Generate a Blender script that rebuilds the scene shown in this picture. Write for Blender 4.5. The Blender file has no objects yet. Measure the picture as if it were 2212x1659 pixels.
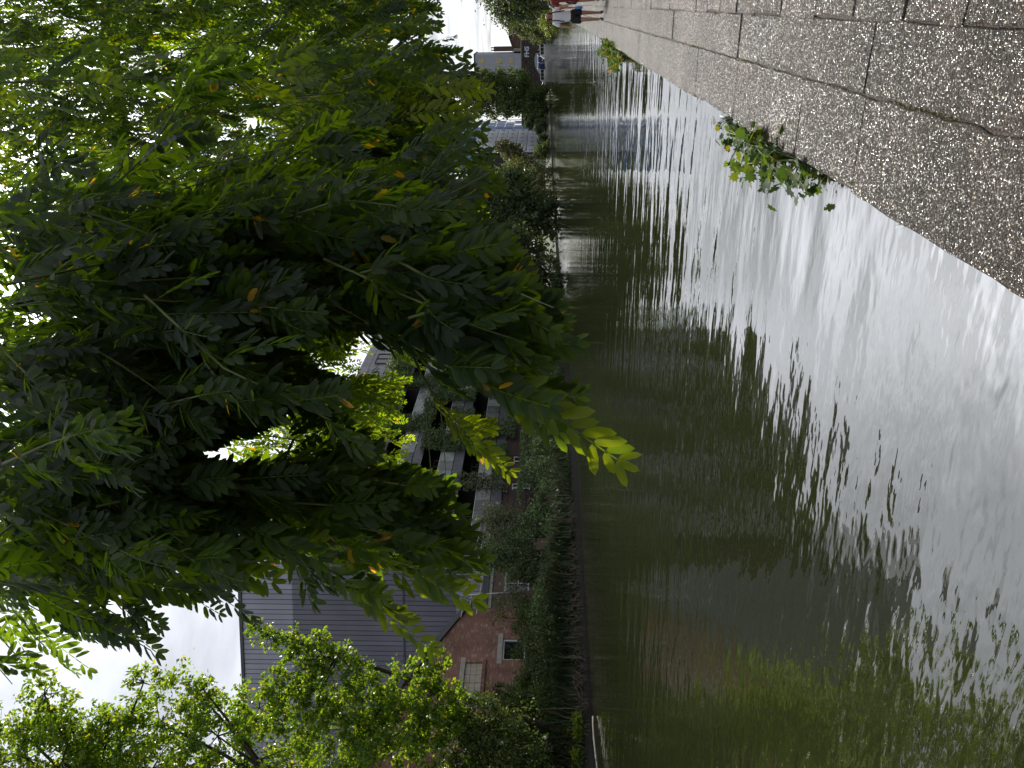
import bpy, math, random
import numpy as np
from mathutils import Vector, Matrix
rad = math.radians
rng = np.random.default_rng(11)
random.seed(5)
S = bpy.context.scene
COL = S.collection

# ------------------------------------------------------------------ camera frame
PSI, PIT = rad(26.3), rad(2.27)
CF = np.array([-math.sin(PSI)*math.cos(PIT), math.cos(PSI)*math.cos(PIT), math.sin(PIT)])
CR = np.array([math.cos(PSI), math.sin(PSI), 0.0])
CU = np.cross(CR, CF)
CC = np.array([0, 0, 1.7])
def ray(X, Y): return CF + CR*(829.5-Y)/1662 + CU*(1106-X)/1662
def P(X, Y, D): return CC + D*ray(X, Y)              # surveyed point at a given distance
def G(X, Y, z):
    r = ray(X, Y); return CC + r*(z-1.7)/r[2]          # point on a level
def B(X, Y, x):
    r = ray(X, Y); return CC + r*x/r[0]                # point on a wall parallel to the canal
UP = np.array([0, 0, 1.0])
SAZ, SEL = rad(14), rad(36)
SUN = np.array([-math.sin(SAZ)*math.cos(SEL), math.cos(SAZ)*math.cos(SEL), math.sin(SEL)])
def nrm(v):
    v = np.asarray(v, float); return v/(np.linalg.norm(v, axis=-1, keepdims=True)+1e-9)

# ------------------------------------------------------------------ object helpers
def tag(o, label=None, cat=None, group=None, kind=None):
    if label: o['label'] = label
    if cat: o['category'] = cat
    if group: o['group'] = group
    if kind: o['kind'] = kind
    return o
def thing(name, label, cat, loc=(0, 0, 0), rz=0, group=None):
    o = bpy.data.objects.new(name, None); COL.objects.link(o)
    o.location = Vector([float(c) for c in loc]); o.rotation_euler = (0, 0, rz); o.empty_display_size = .3
    return tag(o, label, cat, group)
def link(name, me, parent=None):
    o = bpy.data.objects.new(name, me); COL.objects.link(o)
    if parent:
        o.parent = parent
        o.matrix_parent_inverse = Matrix.Identity(4)
    return o

class MB:
    """collects polygons and links them as one mesh object (world coordinates)"""
    def __init__(s): s.v = []; s.f = []; s.m = []
    def poly(s, pts, m=0):
        n = len(s.v); s.v += [tuple(map(float, p)) for p in pts]; s.f.append(tuple(range(n, n+len(pts)))); s.m.append(m)
    def mesh(s, vs, fs, m=0):
        n = len(s.v); s.v += [tuple(map(float, p)) for p in vs]
        for f in fs: s.f.append(tuple(i+n for i in f)); s.m.append(m)
    def box(s, lo, hi, m=0, rz=0, bev=0):
        x0, y0, z0 = lo; x1, y1, z1 = hi
        vs = [(x0,y0,z0),(x1,y0,z0),(x1,y1,z0),(x0,y1,z0),(x0,y0,z1),(x1,y0,z1),(x1,y1,z1),(x0,y1,z1)]
        if bev:
            b = bev
            vs = vs[:4]+[(x0,y0,z1-b),(x1,y0,z1-b),(x1,y1,z1-b),(x0,y1,z1-b),(x0+b,y0+b,z1),(x1-b,y0+b,z1),(x1-b,y1-b,z1),(x0+b,y1-b,z1)]
            fs = [(3,2,1,0),(0,1,5,4),(1,2,6,5),(2,3,7,6),(3,0,4,7),(4,5,9,8),(5,6,10,9),(6,7,11,10),(7,4,8,11),(8,9,10,11)]
        else:
            fs = [(3,2,1,0),(4,5,6,7),(0,1,5,4),(1,2,6,5),(2,3,7,6),(3,0,4,7)]
        if rz:
            cx, cy = (x0+x1)/2, (y0+y1)/2; c, q = math.cos(rz), math.sin(rz)
            vs = [(cx+(x-cx)*c-(y-cy)*q, cy+(x-cx)*q+(y-cy)*c, z) for x, y, z in vs]
        s.mesh(vs, fs, m)
    def tube(s, pts, radii, n=8, m=0, caps=True):
        pts = np.asarray(pts, float); k = len(pts)
        if np.isscalar(radii): radii = [radii]*k
        vs = []; fs = []; last = None
        for i in range(k):
            t = pts[min(i+1, k-1)]-pts[max(i-1, 0)]; t = nrm(t)
            if last is None:
                a = np.cross(t, UP)
                if np.linalg.norm(a) < .1: a = np.cross(t, [1, 0, 0])
            else: a = last-t*np.dot(last, t)
            a = nrm(a); last = a; b = np.cross(t, a)
            for j in range(n):
                w = 2*math.pi*j/n
                vs.append(pts[i]+radii[i]*(a*math.cos(w)+b*math.sin(w)))
        for i in range(k-1):
            for j in range(n):
                j2 = (j+1) % n
                fs.append((i*n+j, i*n+j2, (i+1)*n+j2, (i+1)*n+j))
        if caps: fs += [tuple(range(n-1, -1, -1)), tuple(range((k-1)*n, k*n))]
        s.mesh(vs, fs, m)
    def prism(s, poly2, axis, a0, a1, m=0):
        """poly2 (u,v) extruded along axis 'x' (u=y) or 'y' (u=x)"""
        n = len(poly2)
        q = (lambda u, v, a: (a, u, v)) if axis == 'x' else ((lambda u, v, a: (u, a, v)) if axis == 'y' else (lambda u, v, a: (u, v, a)))
        vs = [q(u, v, a0) for u, v in poly2]+[q(u, v, a1) for u, v in poly2]
        fs = [tuple(range(n-1, -1, -1)), tuple(range(n, 2*n))]+[(i, (i+1) % n, n+(i+1) % n, n+i) for i in range(n)]
        s.mesh(vs, fs, m)
    def build(s, name, mats, parent=None, smooth=False, fix=True):
        me = bpy.data.meshes.new(name)
        v = s.v
        if parent is not None and fix:
            mi = parent_matrix(parent).inverted()
            v = [tuple(mi @ Vector(p)) for p in s.v]
        me.from_pydata(v, [], s.f)
        for q in (mats if isinstance(mats, (list, tuple)) else [mats]): me.materials.append(q)
        me.polygons.foreach_set('material_index', s.m)
        if smooth: me.polygons.foreach_set('use_smooth', [True]*len(s.f))
        me.update()
        if fix:
            import bmesh
            bm = bmesh.new(); bm.from_mesh(me); bmesh.ops.recalc_face_normals(bm, faces=bm.faces[:]); bm.to_mesh(me); bm.free()
        return link(name, me, parent)
def parent_matrix(o):
    m = Matrix.Translation(o.location) @ Matrix.Rotation(o.rotation_euler.z, 4, 'Z')
    return parent_matrix(o.parent) @ m if o.parent else m

# ------------------------------------------------------------------ materials
def nt(name):
    m = bpy.data.materials.new(name); m.use_nodes = True
    t = m.node_tree; b = t.nodes['Principled BSDF']
    return m, t.nodes, t.links, b
def mat(name, c, rough=.7, var=.25, scale=3.0, bump=0.0, bscale=40, metal=0, spec=.4, coord='Object', stretch=None):
    m, N, L, b = nt(name)
    b.inputs['Roughness'].default_value = rough; b.inputs['Metallic'].default_value = metal
    b.inputs['Specular IOR Level'].default_value = spec
    tc = N.new('ShaderNodeTexCoord'); src = tc.outputs[coord]
    if stretch:
        mp = N.new('ShaderNodeMapping'); mp.inputs['Scale'].default_value = stretch; L.new(src, mp.inputs[0]); src = mp.outputs[0]
    n = N.new('ShaderNodeTexNoise'); n.inputs['Scale'].default_value = scale; n.inputs['Detail'].default_value = 7; n.inputs['Roughness'].default_value = .65
    L.new(src, n.inputs['Vector'])
    r = N.new('ShaderNodeValToRGB')
    r.color_ramp.elements[0].position = .28; r.color_ramp.elements[1].position = .72
    r.color_ramp.elements[0].color = tuple(x*(1-var) for x in c)+(1,)
    r.color_ramp.elements[1].color = tuple(min(1, x*(1+var)) for x in c)+(1,)
    L.new(n.outputs['Fac'], r.inputs[0]); L.new(r.outputs[0], b.inputs['Base Color'])
    if bump:
        n2 = N.new('ShaderNodeTexNoise'); n2.inputs['Scale'].default_value = bscale; n2.inputs['Detail'].default_value = 5
        L.new(src, n2.inputs['Vector'])
        bp = N.new('ShaderNodeBump'); bp.inputs['Strength'].default_value = bump; bp.inputs['Distance'].default_value = .02
        L.new(n2.outputs['Fac'], bp.inputs['Height']); L.new(bp.outputs[0], b.inputs['Normal'])
    return m
def leafmat(name, stops, tl=.45, warm=(1.7, 1.55, .45), rough=.42, spec=.35):
    m, N, L, b = nt(name)
    a = N.new('ShaderNodeAttribute'); a.attribute_name = 'rnd'
    r = N.new('ShaderNodeValToRGB')
    while len(r.color_ramp.elements) < len(stops): r.color_ramp.elements.new(.5)
    for e, (p, c) in zip(r.color_ramp.elements, stops): e.position = p; e.color = tuple(c)+(1,)
    L.new(a.outputs['Fac'], r.inputs[0]); L.new(r.outputs[0], b.inputs['Base Color'])
    b.inputs['Roughness'].default_value = rough; b.inputs['Specular IOR Level'].default_value = spec
    mx = N.new('ShaderNodeMix'); mx.data_type = 'RGBA'; mx.blend_type = 'MULTIPLY'; mx.inputs[0].default_value = 1
    L.new(r.outputs[0], mx.inputs[6]); mx.inputs[7].default_value = tuple(warm)+(1,)
    t = N.new('ShaderNodeBsdfTranslucent'); L.new(mx.outputs[2], t.inputs['Color'])
    ms = N.new('ShaderNodeMixShader'); ms.inputs[0].default_value = tl
    L.new(b.outputs[0], ms.inputs[1]); L.new(t.outputs[0], ms.inputs[2])
    L.new(ms.outputs[0], N['Material Output'].inputs['Surface'])
    return m
def brickmat(name, c1, c2, mortar, bw=.225, bh=.075):
    m, N, L, b = nt(name); b.inputs['Roughness'].default_value = .9
    tc = N.new('ShaderNodeTexCoord'); sp = N.new('ShaderNodeSeparateXYZ'); cb = N.new('ShaderNodeCombineXYZ')
    L.new(tc.outputs['Object'], sp.inputs[0])
    ad = N.new('ShaderNodeMath'); ad.operation = 'ADD'; L.new(sp.outputs[0], ad.inputs[0]); L.new(sp.outputs[1], ad.inputs[1])
    L.new(ad.outputs[0], cb.inputs[0]); L.new(sp.outputs[2], cb.inputs[1])
    br = N.new('ShaderNodeTexBrick'); br.inputs['Scale'].default_value = 1; br.inputs['Brick Width'].default_value = bw
    br.inputs['Row Height'].default_value = bh; br.inputs['Mortar Size'].default_value = .007
    br.inputs['Color1'].default_value = tuple(c1)+(1,); br.inputs['Color2'].default_value = tuple(c2)+(1,); br.inputs['Mortar'].default_value = tuple(mortar)+(1,)
    L.new(cb.outputs[0], br.inputs['Vector'])
    # scattered pale bricks and stains
    vo = N.new('ShaderNodeTexVoronoi'); vo.inputs['Scale'].default_value = 1
    vsc = N.new('ShaderNodeVectorMath'); vsc.operation = 'MULTIPLY'; vsc.inputs[1].default_value = (1/bw, 1/bh, 1); L.new(cb.outputs[0], vsc.inputs[0]); L.new(vsc.outputs[0], vo.inputs['Vector'])
    sp2 = N.new('ShaderNodeSeparateColor'); L.new(vo.outputs['Color'], sp2.inputs[0])
    gt = N.new('ShaderNodeMath'); gt.operation = 'GREATER_THAN'; gt.inputs[1].default_value = .9; L.new(sp2.outputs[0], gt.inputs[0])
    f = N.new('ShaderNodeMath'); f.operation = 'MULTIPLY'; f.inputs[1].default_value = .5; L.new(gt.outputs[0], f.inputs[0])
    mx = N.new('ShaderNodeMix'); mx.data_type = 'RGBA'; L.new(f.outputs[0], mx.inputs[0]); L.new(br.outputs[0], mx.inputs[6]); mx.inputs[7].default_value = (.42, .33, .27, 1)
    no = N.new('ShaderNodeTexNoise'); no.inputs['Scale'].default_value = .9; no.inputs['Detail'].default_value = 8; L.new(tc.outputs['Object'], no.inputs['Vector'])
    rp = N.new('ShaderNodeValToRGB'); rp.color_ramp.elements[0].position = .3; rp.color_ramp.elements[0].color = (.55, .55, .55, 1); rp.color_ramp.elements[1].position = .65; L.new(no.outputs[0], rp.inputs[0])
    m2 = N.new('ShaderNodeMix'); m2.data_type = 'RGBA'; m2.blend_type = 'MULTIPLY'; m2.inputs[0].default_value = .8
    L.new(mx.outputs[2], m2.inputs[6]); L.new(rp.outputs[0], m2.inputs[7]); L.new(m2.outputs[2], b.inputs['Base Color'])
    bp = N.new('ShaderNodeBump'); bp.inputs['Strength'].default_value = .6; bp.inputs['Distance'].default_value = .01
    L.new(br.outputs['Fac'], bp.inputs['Height']); bp.invert = True; L.new(bp.outputs[0], b.inputs['Normal'])
    return m

M = {}
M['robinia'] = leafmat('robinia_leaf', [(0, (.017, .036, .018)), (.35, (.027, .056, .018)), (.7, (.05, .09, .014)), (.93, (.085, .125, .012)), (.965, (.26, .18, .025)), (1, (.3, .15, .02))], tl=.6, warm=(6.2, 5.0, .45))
M['bark'] = mat('dark_bark', (.05, .04, .03), .9, .4, 12, .8, 30)
M['twig'] = mat('green_twig', (.10, .12, .04), .7, .3, 10)
M['poplar'] = leafmat('glossy_leaf', [(0, (.04, .085, .02)), (.5, (.075, .15, .025)), (.9, (.12, .2, .03)), (1, (.2, .2, .05))], tl=.55, warm=(3.4, 2.7, .4), rough=.36, spec=.45)
M['darkleaf'] = leafmat('dark_leaf', [(0, (.036, .056, .03)), (.6, (.07, .105, .05)), (1, (.12, .16, .07))], tl=.25, rough=.65, spec=.2)
M['midleaf'] = leafmat('mid_leaf', [(0, (.035, .06, .025)), (.6, (.06, .1, .03)), (1, (.12, .16, .05))], tl=.35, rough=.6, spec=.25)
M['ivy'] = leafmat('ivy_leaf', [(0, (.05, .09, .042)), (.55, (.095, .15, .068)), (1, (.19, .25, .13))], tl=.2, rough=.65, spec=.2)
M['silver'] = leafmat('silvery_leaf', [(0, (.07, .09, .06)), (.6, (.13, .15, .1)), (1, (.19, .21, .13))], tl=.25, rough=.65, spec=.2)
M['bright'] = leafmat('bright_leaf', [(0, (.1, .17, .02)), (.6, (.17, .26, .03)), (1, (.26, .3, .05))], tl=.55)
M['yellowleaf'] = leafmat('yellow_green_leaf', [(0, (.06, .09, .02)), (.6, (.1, .14, .025)), (1, (.16, .18, .04))], tl=.45)
M['rust'] = leafmat('rusty_leaf', [(0, (.05, .065, .035)), (.7, (.09, .1, .045)), (1, (.2, .15, .065))], tl=.35)
M['reed'] = leafmat('reed_blade', [(0, (.03, .045, .025)), (.6, (.05, .075, .04)), (.9, (.09, .12, .06)), (1, (.2, .16, .1))], tl=.15, warm=(1.2, 1.2, .5))
M['deadtwig'] = mat('dead_twig', (.16, .12, .095), .9, .4, 20)
M['maple'] = leafmat('maple_leaf', [(0, (.03, .06, .025)), (.6, (.06, .11, .03)), (.93, (.11, .14, .03)), (1, (.3, .12, .02))], tl=.45, rough=.65, spec=.15)
M['brick'] = brickmat('red_brick', (.3, .125, .085), (.21, .092, .066), (.25, .21, .185))
M['brickold'] = brickmat('dull_brick', (.17, .115, .08), (.13, .09, .065), (.14, .12, .1))
M['brickdark'] = brickmat('bridge_brick', (.05, .035, .03), (.035, .028, .026), (.05, .045, .04))
M['concrete'] = mat('weathered_concrete', (.33, .32, .29), .9, .25, 4, .4, 30)
M['block'] = mat('pale_block', (.4, .35, .29), .9, .2, 3, .4, 25)
M['slate'] = mat('grey_slate', (.07, .075, .08), .6, .3, 5, .3, 20)
M['whitepaint'] = mat('white_paint', (.62, .62, .6), .5, .12, 5)
M['darkglass'] = mat('dark_window_glass', (.012, .014, .016), .06, .3, 2, spec=.6)
M['steel'] = mat('galvanised_pole', (.42, .43, .45), .4, .15, 8, metal=.6)
M['darkwood'] = mat('dark_brown_boards', (.045, .026, .022), .7, .3, 6, stretch=(.3, .3, 4))
M['zincpanel'] = mat('zinc_panel', (.2, .195, .215), .5, .18, 2.5, .1, 10, metal=.3)
M['dirt'] = mat('bank_soil', (.05, .042, .03), .95, .4, 4, .8, 20)
M['blackgap'] = mat('near_black_wall', (.03, .028, .028), .9, .2, 3)  # one near-black tone for backing walls, slabs and party walls

def panelmat(name, c, w, h, var=.12, axis='sum'):
    """standing seam metal sheets: colour per sheet"""
    m, N, L, b = nt(name); b.inputs['Roughness'].default_value = .5; b.inputs['Metallic'].default_value = .2
    oi = N.new('ShaderNodeTexCoord'); n = N.new('ShaderNodeTexNoise'); n.inputs['Scale'].default_value = .35; n.inputs['Detail'].default_value = 6
    L.new(oi.outputs['Object'], n.inputs['Vector'])
    r = N.new('ShaderNodeValToRGB'); r.color_ramp.elements[0].position = .3; r.color_ramp.elements[1].position = .7
    r.color_ramp.elements[0].color = tuple(x*(1-var) for x in c)+(1,); r.color_ramp.elements[1].color = tuple(x*(1+var) for x in c)+(1,)
    L.new(n.outputs[0], r.inputs[0])
    a = N.new('ShaderNodeAttribute'); a.attribute_name = 'rnd'
    mr = N.new('ShaderNodeMapRange'); mr.inputs['To Min'].default_value = .85; mr.inputs['To Max'].default_value = 1.15; L.new(a.outputs['Fac'], mr.inputs[0])
    mx = N.new('ShaderNodeMix'); mx.data_type = 'RGBA'; mx.blend_type = 'MULTIPLY'; mx.inputs[0].default_value = 1
    L.new(r.outputs[0], mx.inputs[6]); L.new(mr.outputs[0], mx.inputs[7]); L.new(mx.outputs[2], b.inputs['Base Color'])
    return m
M['clad'] = panelmat('standing_seam_cladding', (.31, .305, .37), .7, 4)
M['zincroof'] = panelmat('zinc_roof_sheet', (.24, .235, .26), .7, 4)

def fracattr(me, vals):
    a = me.attributes.new('rnd', 'FLOAT', 'FACE'); a.data.foreach_set('value', np.asarray(vals, np.float32))

# exposed aggregate paving -------------------------------------------------
def aggregate(name, base, warm=0.0):
    m, N, L, b = nt(name)
    tc = N.new('ShaderNodeTexCoord')
    def vor(sc):
        v = N.new('ShaderNodeTexVoronoi'); v.inputs['Scale'].default_value = sc; v.inputs['Randomness'].default_value = 1; L.new(tc.outputs['Object'], v.inputs['Vector']); return v
    v1 = vor(128); v2 = vor(56)
    sc = N.new('ShaderNodeSeparateColor'); L.new(v1.outputs['Color'], sc.inputs[0])
    r = N.new('ShaderNodeValToRGB'); cr = r.color_ramp
    st = [(0, (.048, .036, .028)), (.35, (.094, .073, .058)), (.7, (.16, .126, .101)), (.93, (.25, .205, .168)), (.97, (.62, .57, .52))]
    while len(cr.elements) < len(st): cr.elements.new(.5)
    for e, (p, c) in zip(cr.elements, st): e.position = p; e.color = tuple(x*base for x in c)+(1,)
    L.new(sc.outputs[0], r.inputs[0])
    # matrix between pebbles
    dm = N.new('ShaderNodeMapRange'); dm.inputs['From Min'].default_value = .25; dm.inputs['From Max'].default_value = .6; L.new(v1.outputs['Distance'], dm.inputs[0])
    mx = N.new('ShaderNodeMix'); mx.data_type = 'RGBA'; L.new(dm.outputs[0], mx.inputs[0]); L.new(r.outputs[0], mx.inputs[6]); mx.inputs[7].default_value = (.075*base, .065*base, .057*base, 1)
    # larger white pebbles
    sc2 = N.new('ShaderNodeSeparateColor'); L.new(v2.outputs['Color'], sc2.inputs[0])
    g = N.new('ShaderNodeMath'); g.operation = 'GREATER_THAN'; g.inputs[1].default_value = .82; L.new(sc2.outputs[0], g.inputs[0])
    l = N.new('ShaderNodeMath'); l.operation = 'LESS_THAN'; l.inputs[1].default_value = .3; L.new(v2.outputs['Distance'], l.inputs[0])
    gl = N.new('ShaderNodeMath'); gl.operation = 'MULTIPLY'; L.new(g.outputs[0], gl.inputs[0]); L.new(l.outputs[0], gl.inputs[1])
    m2 = N.new('ShaderNodeMix'); m2.data_type = 'RGBA'; L.new(gl.outputs[0], m2.inputs[0]); L.new(mx.outputs[2], m2.inputs[6]); m2.inputs[7].default_value = (.62, .58, .52, 1)
    # broad stains
    n = N.new('ShaderNodeTexNoise'); n.inputs['Scale'].default_value = 1.3; n.inputs['Detail'].default_value = 10; n.inputs['Roughness'].default_value = .7; L.new(tc.outputs['Object'], n.inputs['Vector'])
    rr = N.new('ShaderNodeValToRGB'); rr.color_ramp.elements[0].position = .33; rr.color_ramp.elements[0].color = (.45, .42, .39, 1); rr.color_ramp.elements[1].position = .62; rr.color_ramp.elements[1].color = (1.15, 1.08, 1.0, 1); L.new(n.outputs[0], rr.inputs[0])
    m3 = N.new('ShaderNodeMix'); m3.data_type = 'RGBA'; m3.blend_type = 'MULTIPLY'; m3.inputs[0].default_value = 1; L.new(m2.outputs[2], m3.inputs[6]); L.new(rr.outputs[0], m3.inputs[7])
    L.new(m3.outputs[2], b.inputs['Base Color'])
    # each pebble tilts its own way: random facet normals + rounded bump
    inv = N.new('ShaderNodeMath'); inv.operation = 'MULTIPLY'; inv.inputs[1].default_value = -1.0; L.new(v1.outputs['Distance'], inv.inputs[0])
    bp = N.new('ShaderNodeBump'); bp.inputs['Strength'].default_value = .9; bp.inputs['Distance'].default_value = .006; L.new(inv.outputs[0], bp.inputs['Height'])
    vm = N.new('ShaderNodeVectorMath'); vm.operation = 'SUBTRACT'; L.new(v1.outputs['Color'], vm.inputs[0]); vm.inputs[1].default_value = (.5, .5, .5)
    vs = N.new('ShaderNodeVectorMath'); vs.operation = 'SCALE'; L.new(vm.outputs[0], vs.inputs[0]); vs.inputs['Scale'].default_value = .75
    va = N.new('ShaderNodeVectorMath'); va.operation = 'ADD'; L.new(bp.outputs[0], va.inputs[0]); L.new(vs.outputs[0], va.inputs[1])
    vn = N.new('ShaderNodeVectorMath'); vn.operation = 'NORMALIZE'; L.new(va.outputs[0], vn.inputs[0]); L.new(vn.outputs[0], b.inputs['Normal'])
    rm = N.new('ShaderNodeValToRGB'); rm.color_ramp.elements[0].position = .66; rm.color_ramp.elements[0].color = (.75,)*3+(1,); rm.color_ramp.elements[1].position = .74; rm.color_ramp.elements[1].color = (.16,)*3+(1,)
    L.new(sc.outputs[1], rm.inputs[0]); L.new(rm.outputs[0], b.inputs['Roughness'])
    sr = N.new('ShaderNodeMapRange'); sr.inputs['From Min'].default_value = .66; sr.inputs['From Max'].default_value = .74; sr.inputs['To Min'].default_value = .12; sr.inputs['To Max'].default_value = .8
    L.new(sc.outputs[1], sr.inputs[0]); L.new(sr.outputs[0], b.inputs['Specular IOR Level'])
    return m
M['agg'] = aggregate('exposed_aggregate_concrete', .5)
M['sett'] = aggregate('rough_granite', .6)

# ------------------------------------------------------------------ leaf builders (numpy)
def np_mesh(name, V, F, mats, rnd=None, midx=None, smooth=True, parent=None):
    """V (n,3), F list of (array of faces (k,3) or (k,4))"""
    if parent is not None:
        mi = np.array(parent_matrix(parent).inverted()); V = V @ mi[:3, :3].T+mi[:3, 3]
    me = bpy.data.meshes.new(name)
    me.vertices.add(len(V)); me.vertices.foreach_set('co', np.ascontiguousarray(V, np.float32).ravel())
    loops = np.concatenate([f.ravel() for f in F]); sizes = np.concatenate([np.full(len(f), f.shape[1]) for f in F])
    me.loops.add(len(loops)); me.loops.foreach_set('vertex_index', loops.astype(np.int32))
    me.polygons.add(len(sizes)); st = np.concatenate([[0], np.cumsum(sizes)[:-1]])
    me.polygons.foreach_set('loop_start', st.astype(np.int32))
    if smooth: me.polygons.foreach_set('use_smooth', np.ones(len(sizes), bool))
    for q in (mats if isinstance(mats, (list, tuple)) else [mats]): me.materials.append(q)
    if midx is not None: me.polygons.foreach_set('material_index', midx.astype(np.int32))
    if rnd is not None: fracattr(me, rnd)
    me.update(calc_edges=True); me.validate()
    return link(name, me, parent)

# leaflet templates: (along, across, lift)
T_HI = np.array([(0,0,0),(.3,0,.0),(.68,0,.0),(1,0,-.03), (.12,.34,.10),(.45,.5,.17),(.8,.4,.10), (.12,-.34,.10),(.45,-.5,.17),(.8,-.4,.10)])
F_HI4 = np.array([(1,2,5,4),(1,7,8,2)]); F_HI3 = np.array([(0,1,4),(2,6,5),(2,3,6),(0,7,1),(2,8,9),(2,9,3)])
T_LO = np.array([(0,0,0),(1,0,0),(.25,.42,.12),(.75,.45,.12),(.25,-.42,.12),(.75,-.45,.12)])
F_LO4 = np.array([(0,1,3,2),(0,4,5,1)])
T_CARD = np.array([(0,0,0),(.45,.5,.12),(1,0,-.05),(.5,-.5,.12)]); F_CARD = np.array([(0,3,2,1)])

class Leaves:
    def __init__(s, T, F3, F4): s.T, s.F3, s.F4 = T, F3, F4; s.o = []; s.d = []; s.n = []; s.l = []; s.w = []; s.r = []
    def add(s, o, d, n, l, w, r):
        s.o.append(np.atleast_2d(o)); s.d.append(np.atleast_2d(d)); s.n.append(np.atleast_2d(n))
        k = len(s.o[-1])
        for a, v in ((s.l, l), (s.w, w), (s.r, r)): a.append(np.broadcast_to(np.asarray(v, float), (k,)))
    def arrays(s):
        if not s.o: return np.zeros((0, 3)), [], np.zeros(0)
        o, d, n = (np.concatenate(q) for q in (s.o, s.d, s.n)); l, w, r = (np.concatenate(q) for q in (s.l, s.w, s.r))
        d = nrm(d); sd = nrm(np.cross(d, n)); n = np.cross(sd, d)
        T = s.T
        V = o[:, None, :]+d[:, None, :]*(T[None, :, 0, None]*l[:, None, None])+sd[:, None, :]*(T[None, :, 1, None]*w[:, None, None])+n[:, None, :]*(T[None, :, 2, None]*w[:, None, None])
        N = len(o); off = (np.arange(N)*len(T))[:, None, None]
        Fs = []; R = []
        if s.F3 is not None: Fs.append((s.F3[None]+off).reshape(-1, 3)); R.append(np.repeat(r, len(s.F3)))
        if s.F4 is not None: Fs.append((s.F4[None]+off).reshape(-1, 4)); R.append(np.repeat(r, len(s.F4)))
        return V.reshape(-1, 3), Fs, np.concatenate(R)

def rand_dirs(n):
    v = rng.normal(size=(n, 3)); return nrm(v)

def cloud(name, mt, pts, size, parent, down=.35, out=None, var=.35, aspect=.6, rnd=None):
    """many small leaf faces at pts"""
    L = Leaves(T_CARD, None, F_CARD); n = len(pts)
    d = rand_dirs(n)+np.array([0, 0, -down])
    if out is not None: d = d+out*.5
    nn = rand_dirs(n)+np.array([0, 0, .7])
    sz = size*(1+var*rng.uniform(-1, 1, n))
    L.add(pts, d, nn, sz, sz*aspect, rng.uniform(0, 1, n) if rnd is None else rnd)
    V, F, R = L.arrays()
    return np_mesh(name, V, F, mt, R, smooth=False, parent=parent)

def blob_points(c, r, n, shell=.55, clumps=26, cr=.28):
    """leaf points gathered in clumps through a lumpy ellipsoid"""
    c = np.asarray(c, float); r = np.broadcast_to(np.asarray(r, float), (3,))
    k = max(6, int(clumps))
    cd = rand_dirs(k); rr = rng.uniform(shell, 1.02, k)[:, None]*(1+.18*np.sin(cd[:, :1]*5+cd[:, 2:]*4))
    cen = cd*rr
    i = rng.integers(0, k, n)
    p = cen[i]+rng.normal(size=(n, 3))*cr*.6*rng.uniform(.4, 1.0, (k, 1))[i]
    return c+p*r, cen*r+c

def tree(name, label, cat, base, blobs, n, leaf, mt, trunk_r=.2, group=None, down=.35, clumps=26, bark='bark', top=None, lean=None, cr=.28):
    """base = foot of trunk; blobs = [(centre, radius)]"""
    base = np.asarray(base, float)
    t = thing(name, label, cat, base, 0, group)
    tops = np.array([b[0] for b in blobs]); R = np.array([np.mean(np.broadcast_to(b[1], (3,))) for b in blobs])
    hi = tops[np.argmax(tops[:, 2])]
    pts_all = []
    wood = MB()
    mid = base*.55+hi*.45+np.array([rng.normal()*.2, rng.normal()*.2, 0])*R.mean()
    trunk_pts = [base-UP*.2, base*.75+mid*.25+rng.normal(size=3)*.05*R.mean(), mid, mid*.45+hi*.55+rng.normal(size=3)*.1*R.mean(), hi]
    trunk_rad = [trunk_r*1.25, trunk_r, trunk_r*.8, trunk_r*.5, trunk_r*.15]
    wood.tube(trunk_pts, trunk_rad, 8)
    tp = np.array(trunk_pts); W = R**2/np.sum(R**2)
    br = MB()
    for b, w, rr in zip(blobs, W, R):
        c = np.asarray(b[0], float)
        pts, cen = blob_points(c, b[1], max(30, int(n*w)), clumps=clumps, cr=cr)
        pts_all.append(pts)
        j = np.argmin(np.linalg.norm(tp[1:4]-c+UP*rr*.8, axis=1))+1
        st = tp[j]
        br.tube([st, st*.5+c*.5+np.array([0, 0, -.12*rr]), c], [trunk_r*.45, trunk_r*.28, trunk_r*.12], 6)
        for q in cen[:9]:
            br.tube([c, c*.45+q*.55+rng.normal(size=3)*.06*rr, q], [trunk_r*.12, trunk_r*.07, trunk_r*.03], 4)
    wood.build('trunk', M[bark], t, smooth=True)
    br.build('branches', M[bark], t, smooth=True)
    pts = np.concatenate(pts_all)
    cloud('crown', M[mt], pts, leaf, t, down=down)
    return t

def shrub(name, label, cat, c, r, n, leaf, mt, group=None, clumps=22, down=.2, stems=5, floor=None, cr=.32):
    c = np.asarray(c, float); r = np.broadcast_to(np.asarray(r, float), (3,))
    z0 = c[2]-r[2] if floor is None else floor
    t = thing(name, label, cat, (c[0], c[1], z0), 0, group)
    pts, cen = blob_points(c, r, n, shell=.3, clumps=clumps, cr=cr)
    pts[:, 2] = np.where(pts[:, 2] < z0, z0+rng.uniform(0, .3, len(pts)), pts[:, 2])
    st = MB()
    for q in cen[:stems]:
        st.tube([(c[0]+rng.normal()*r[0]*.15, c[1]+rng.normal()*r[1]*.15, z0-.05), (c+q)/2, q], [.035, .02, .008], 5)
    st.build('stems', M['bark'], t)
    cloud('foliage', M[mt], pts, leaf, t, down=down)
    return t

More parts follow.
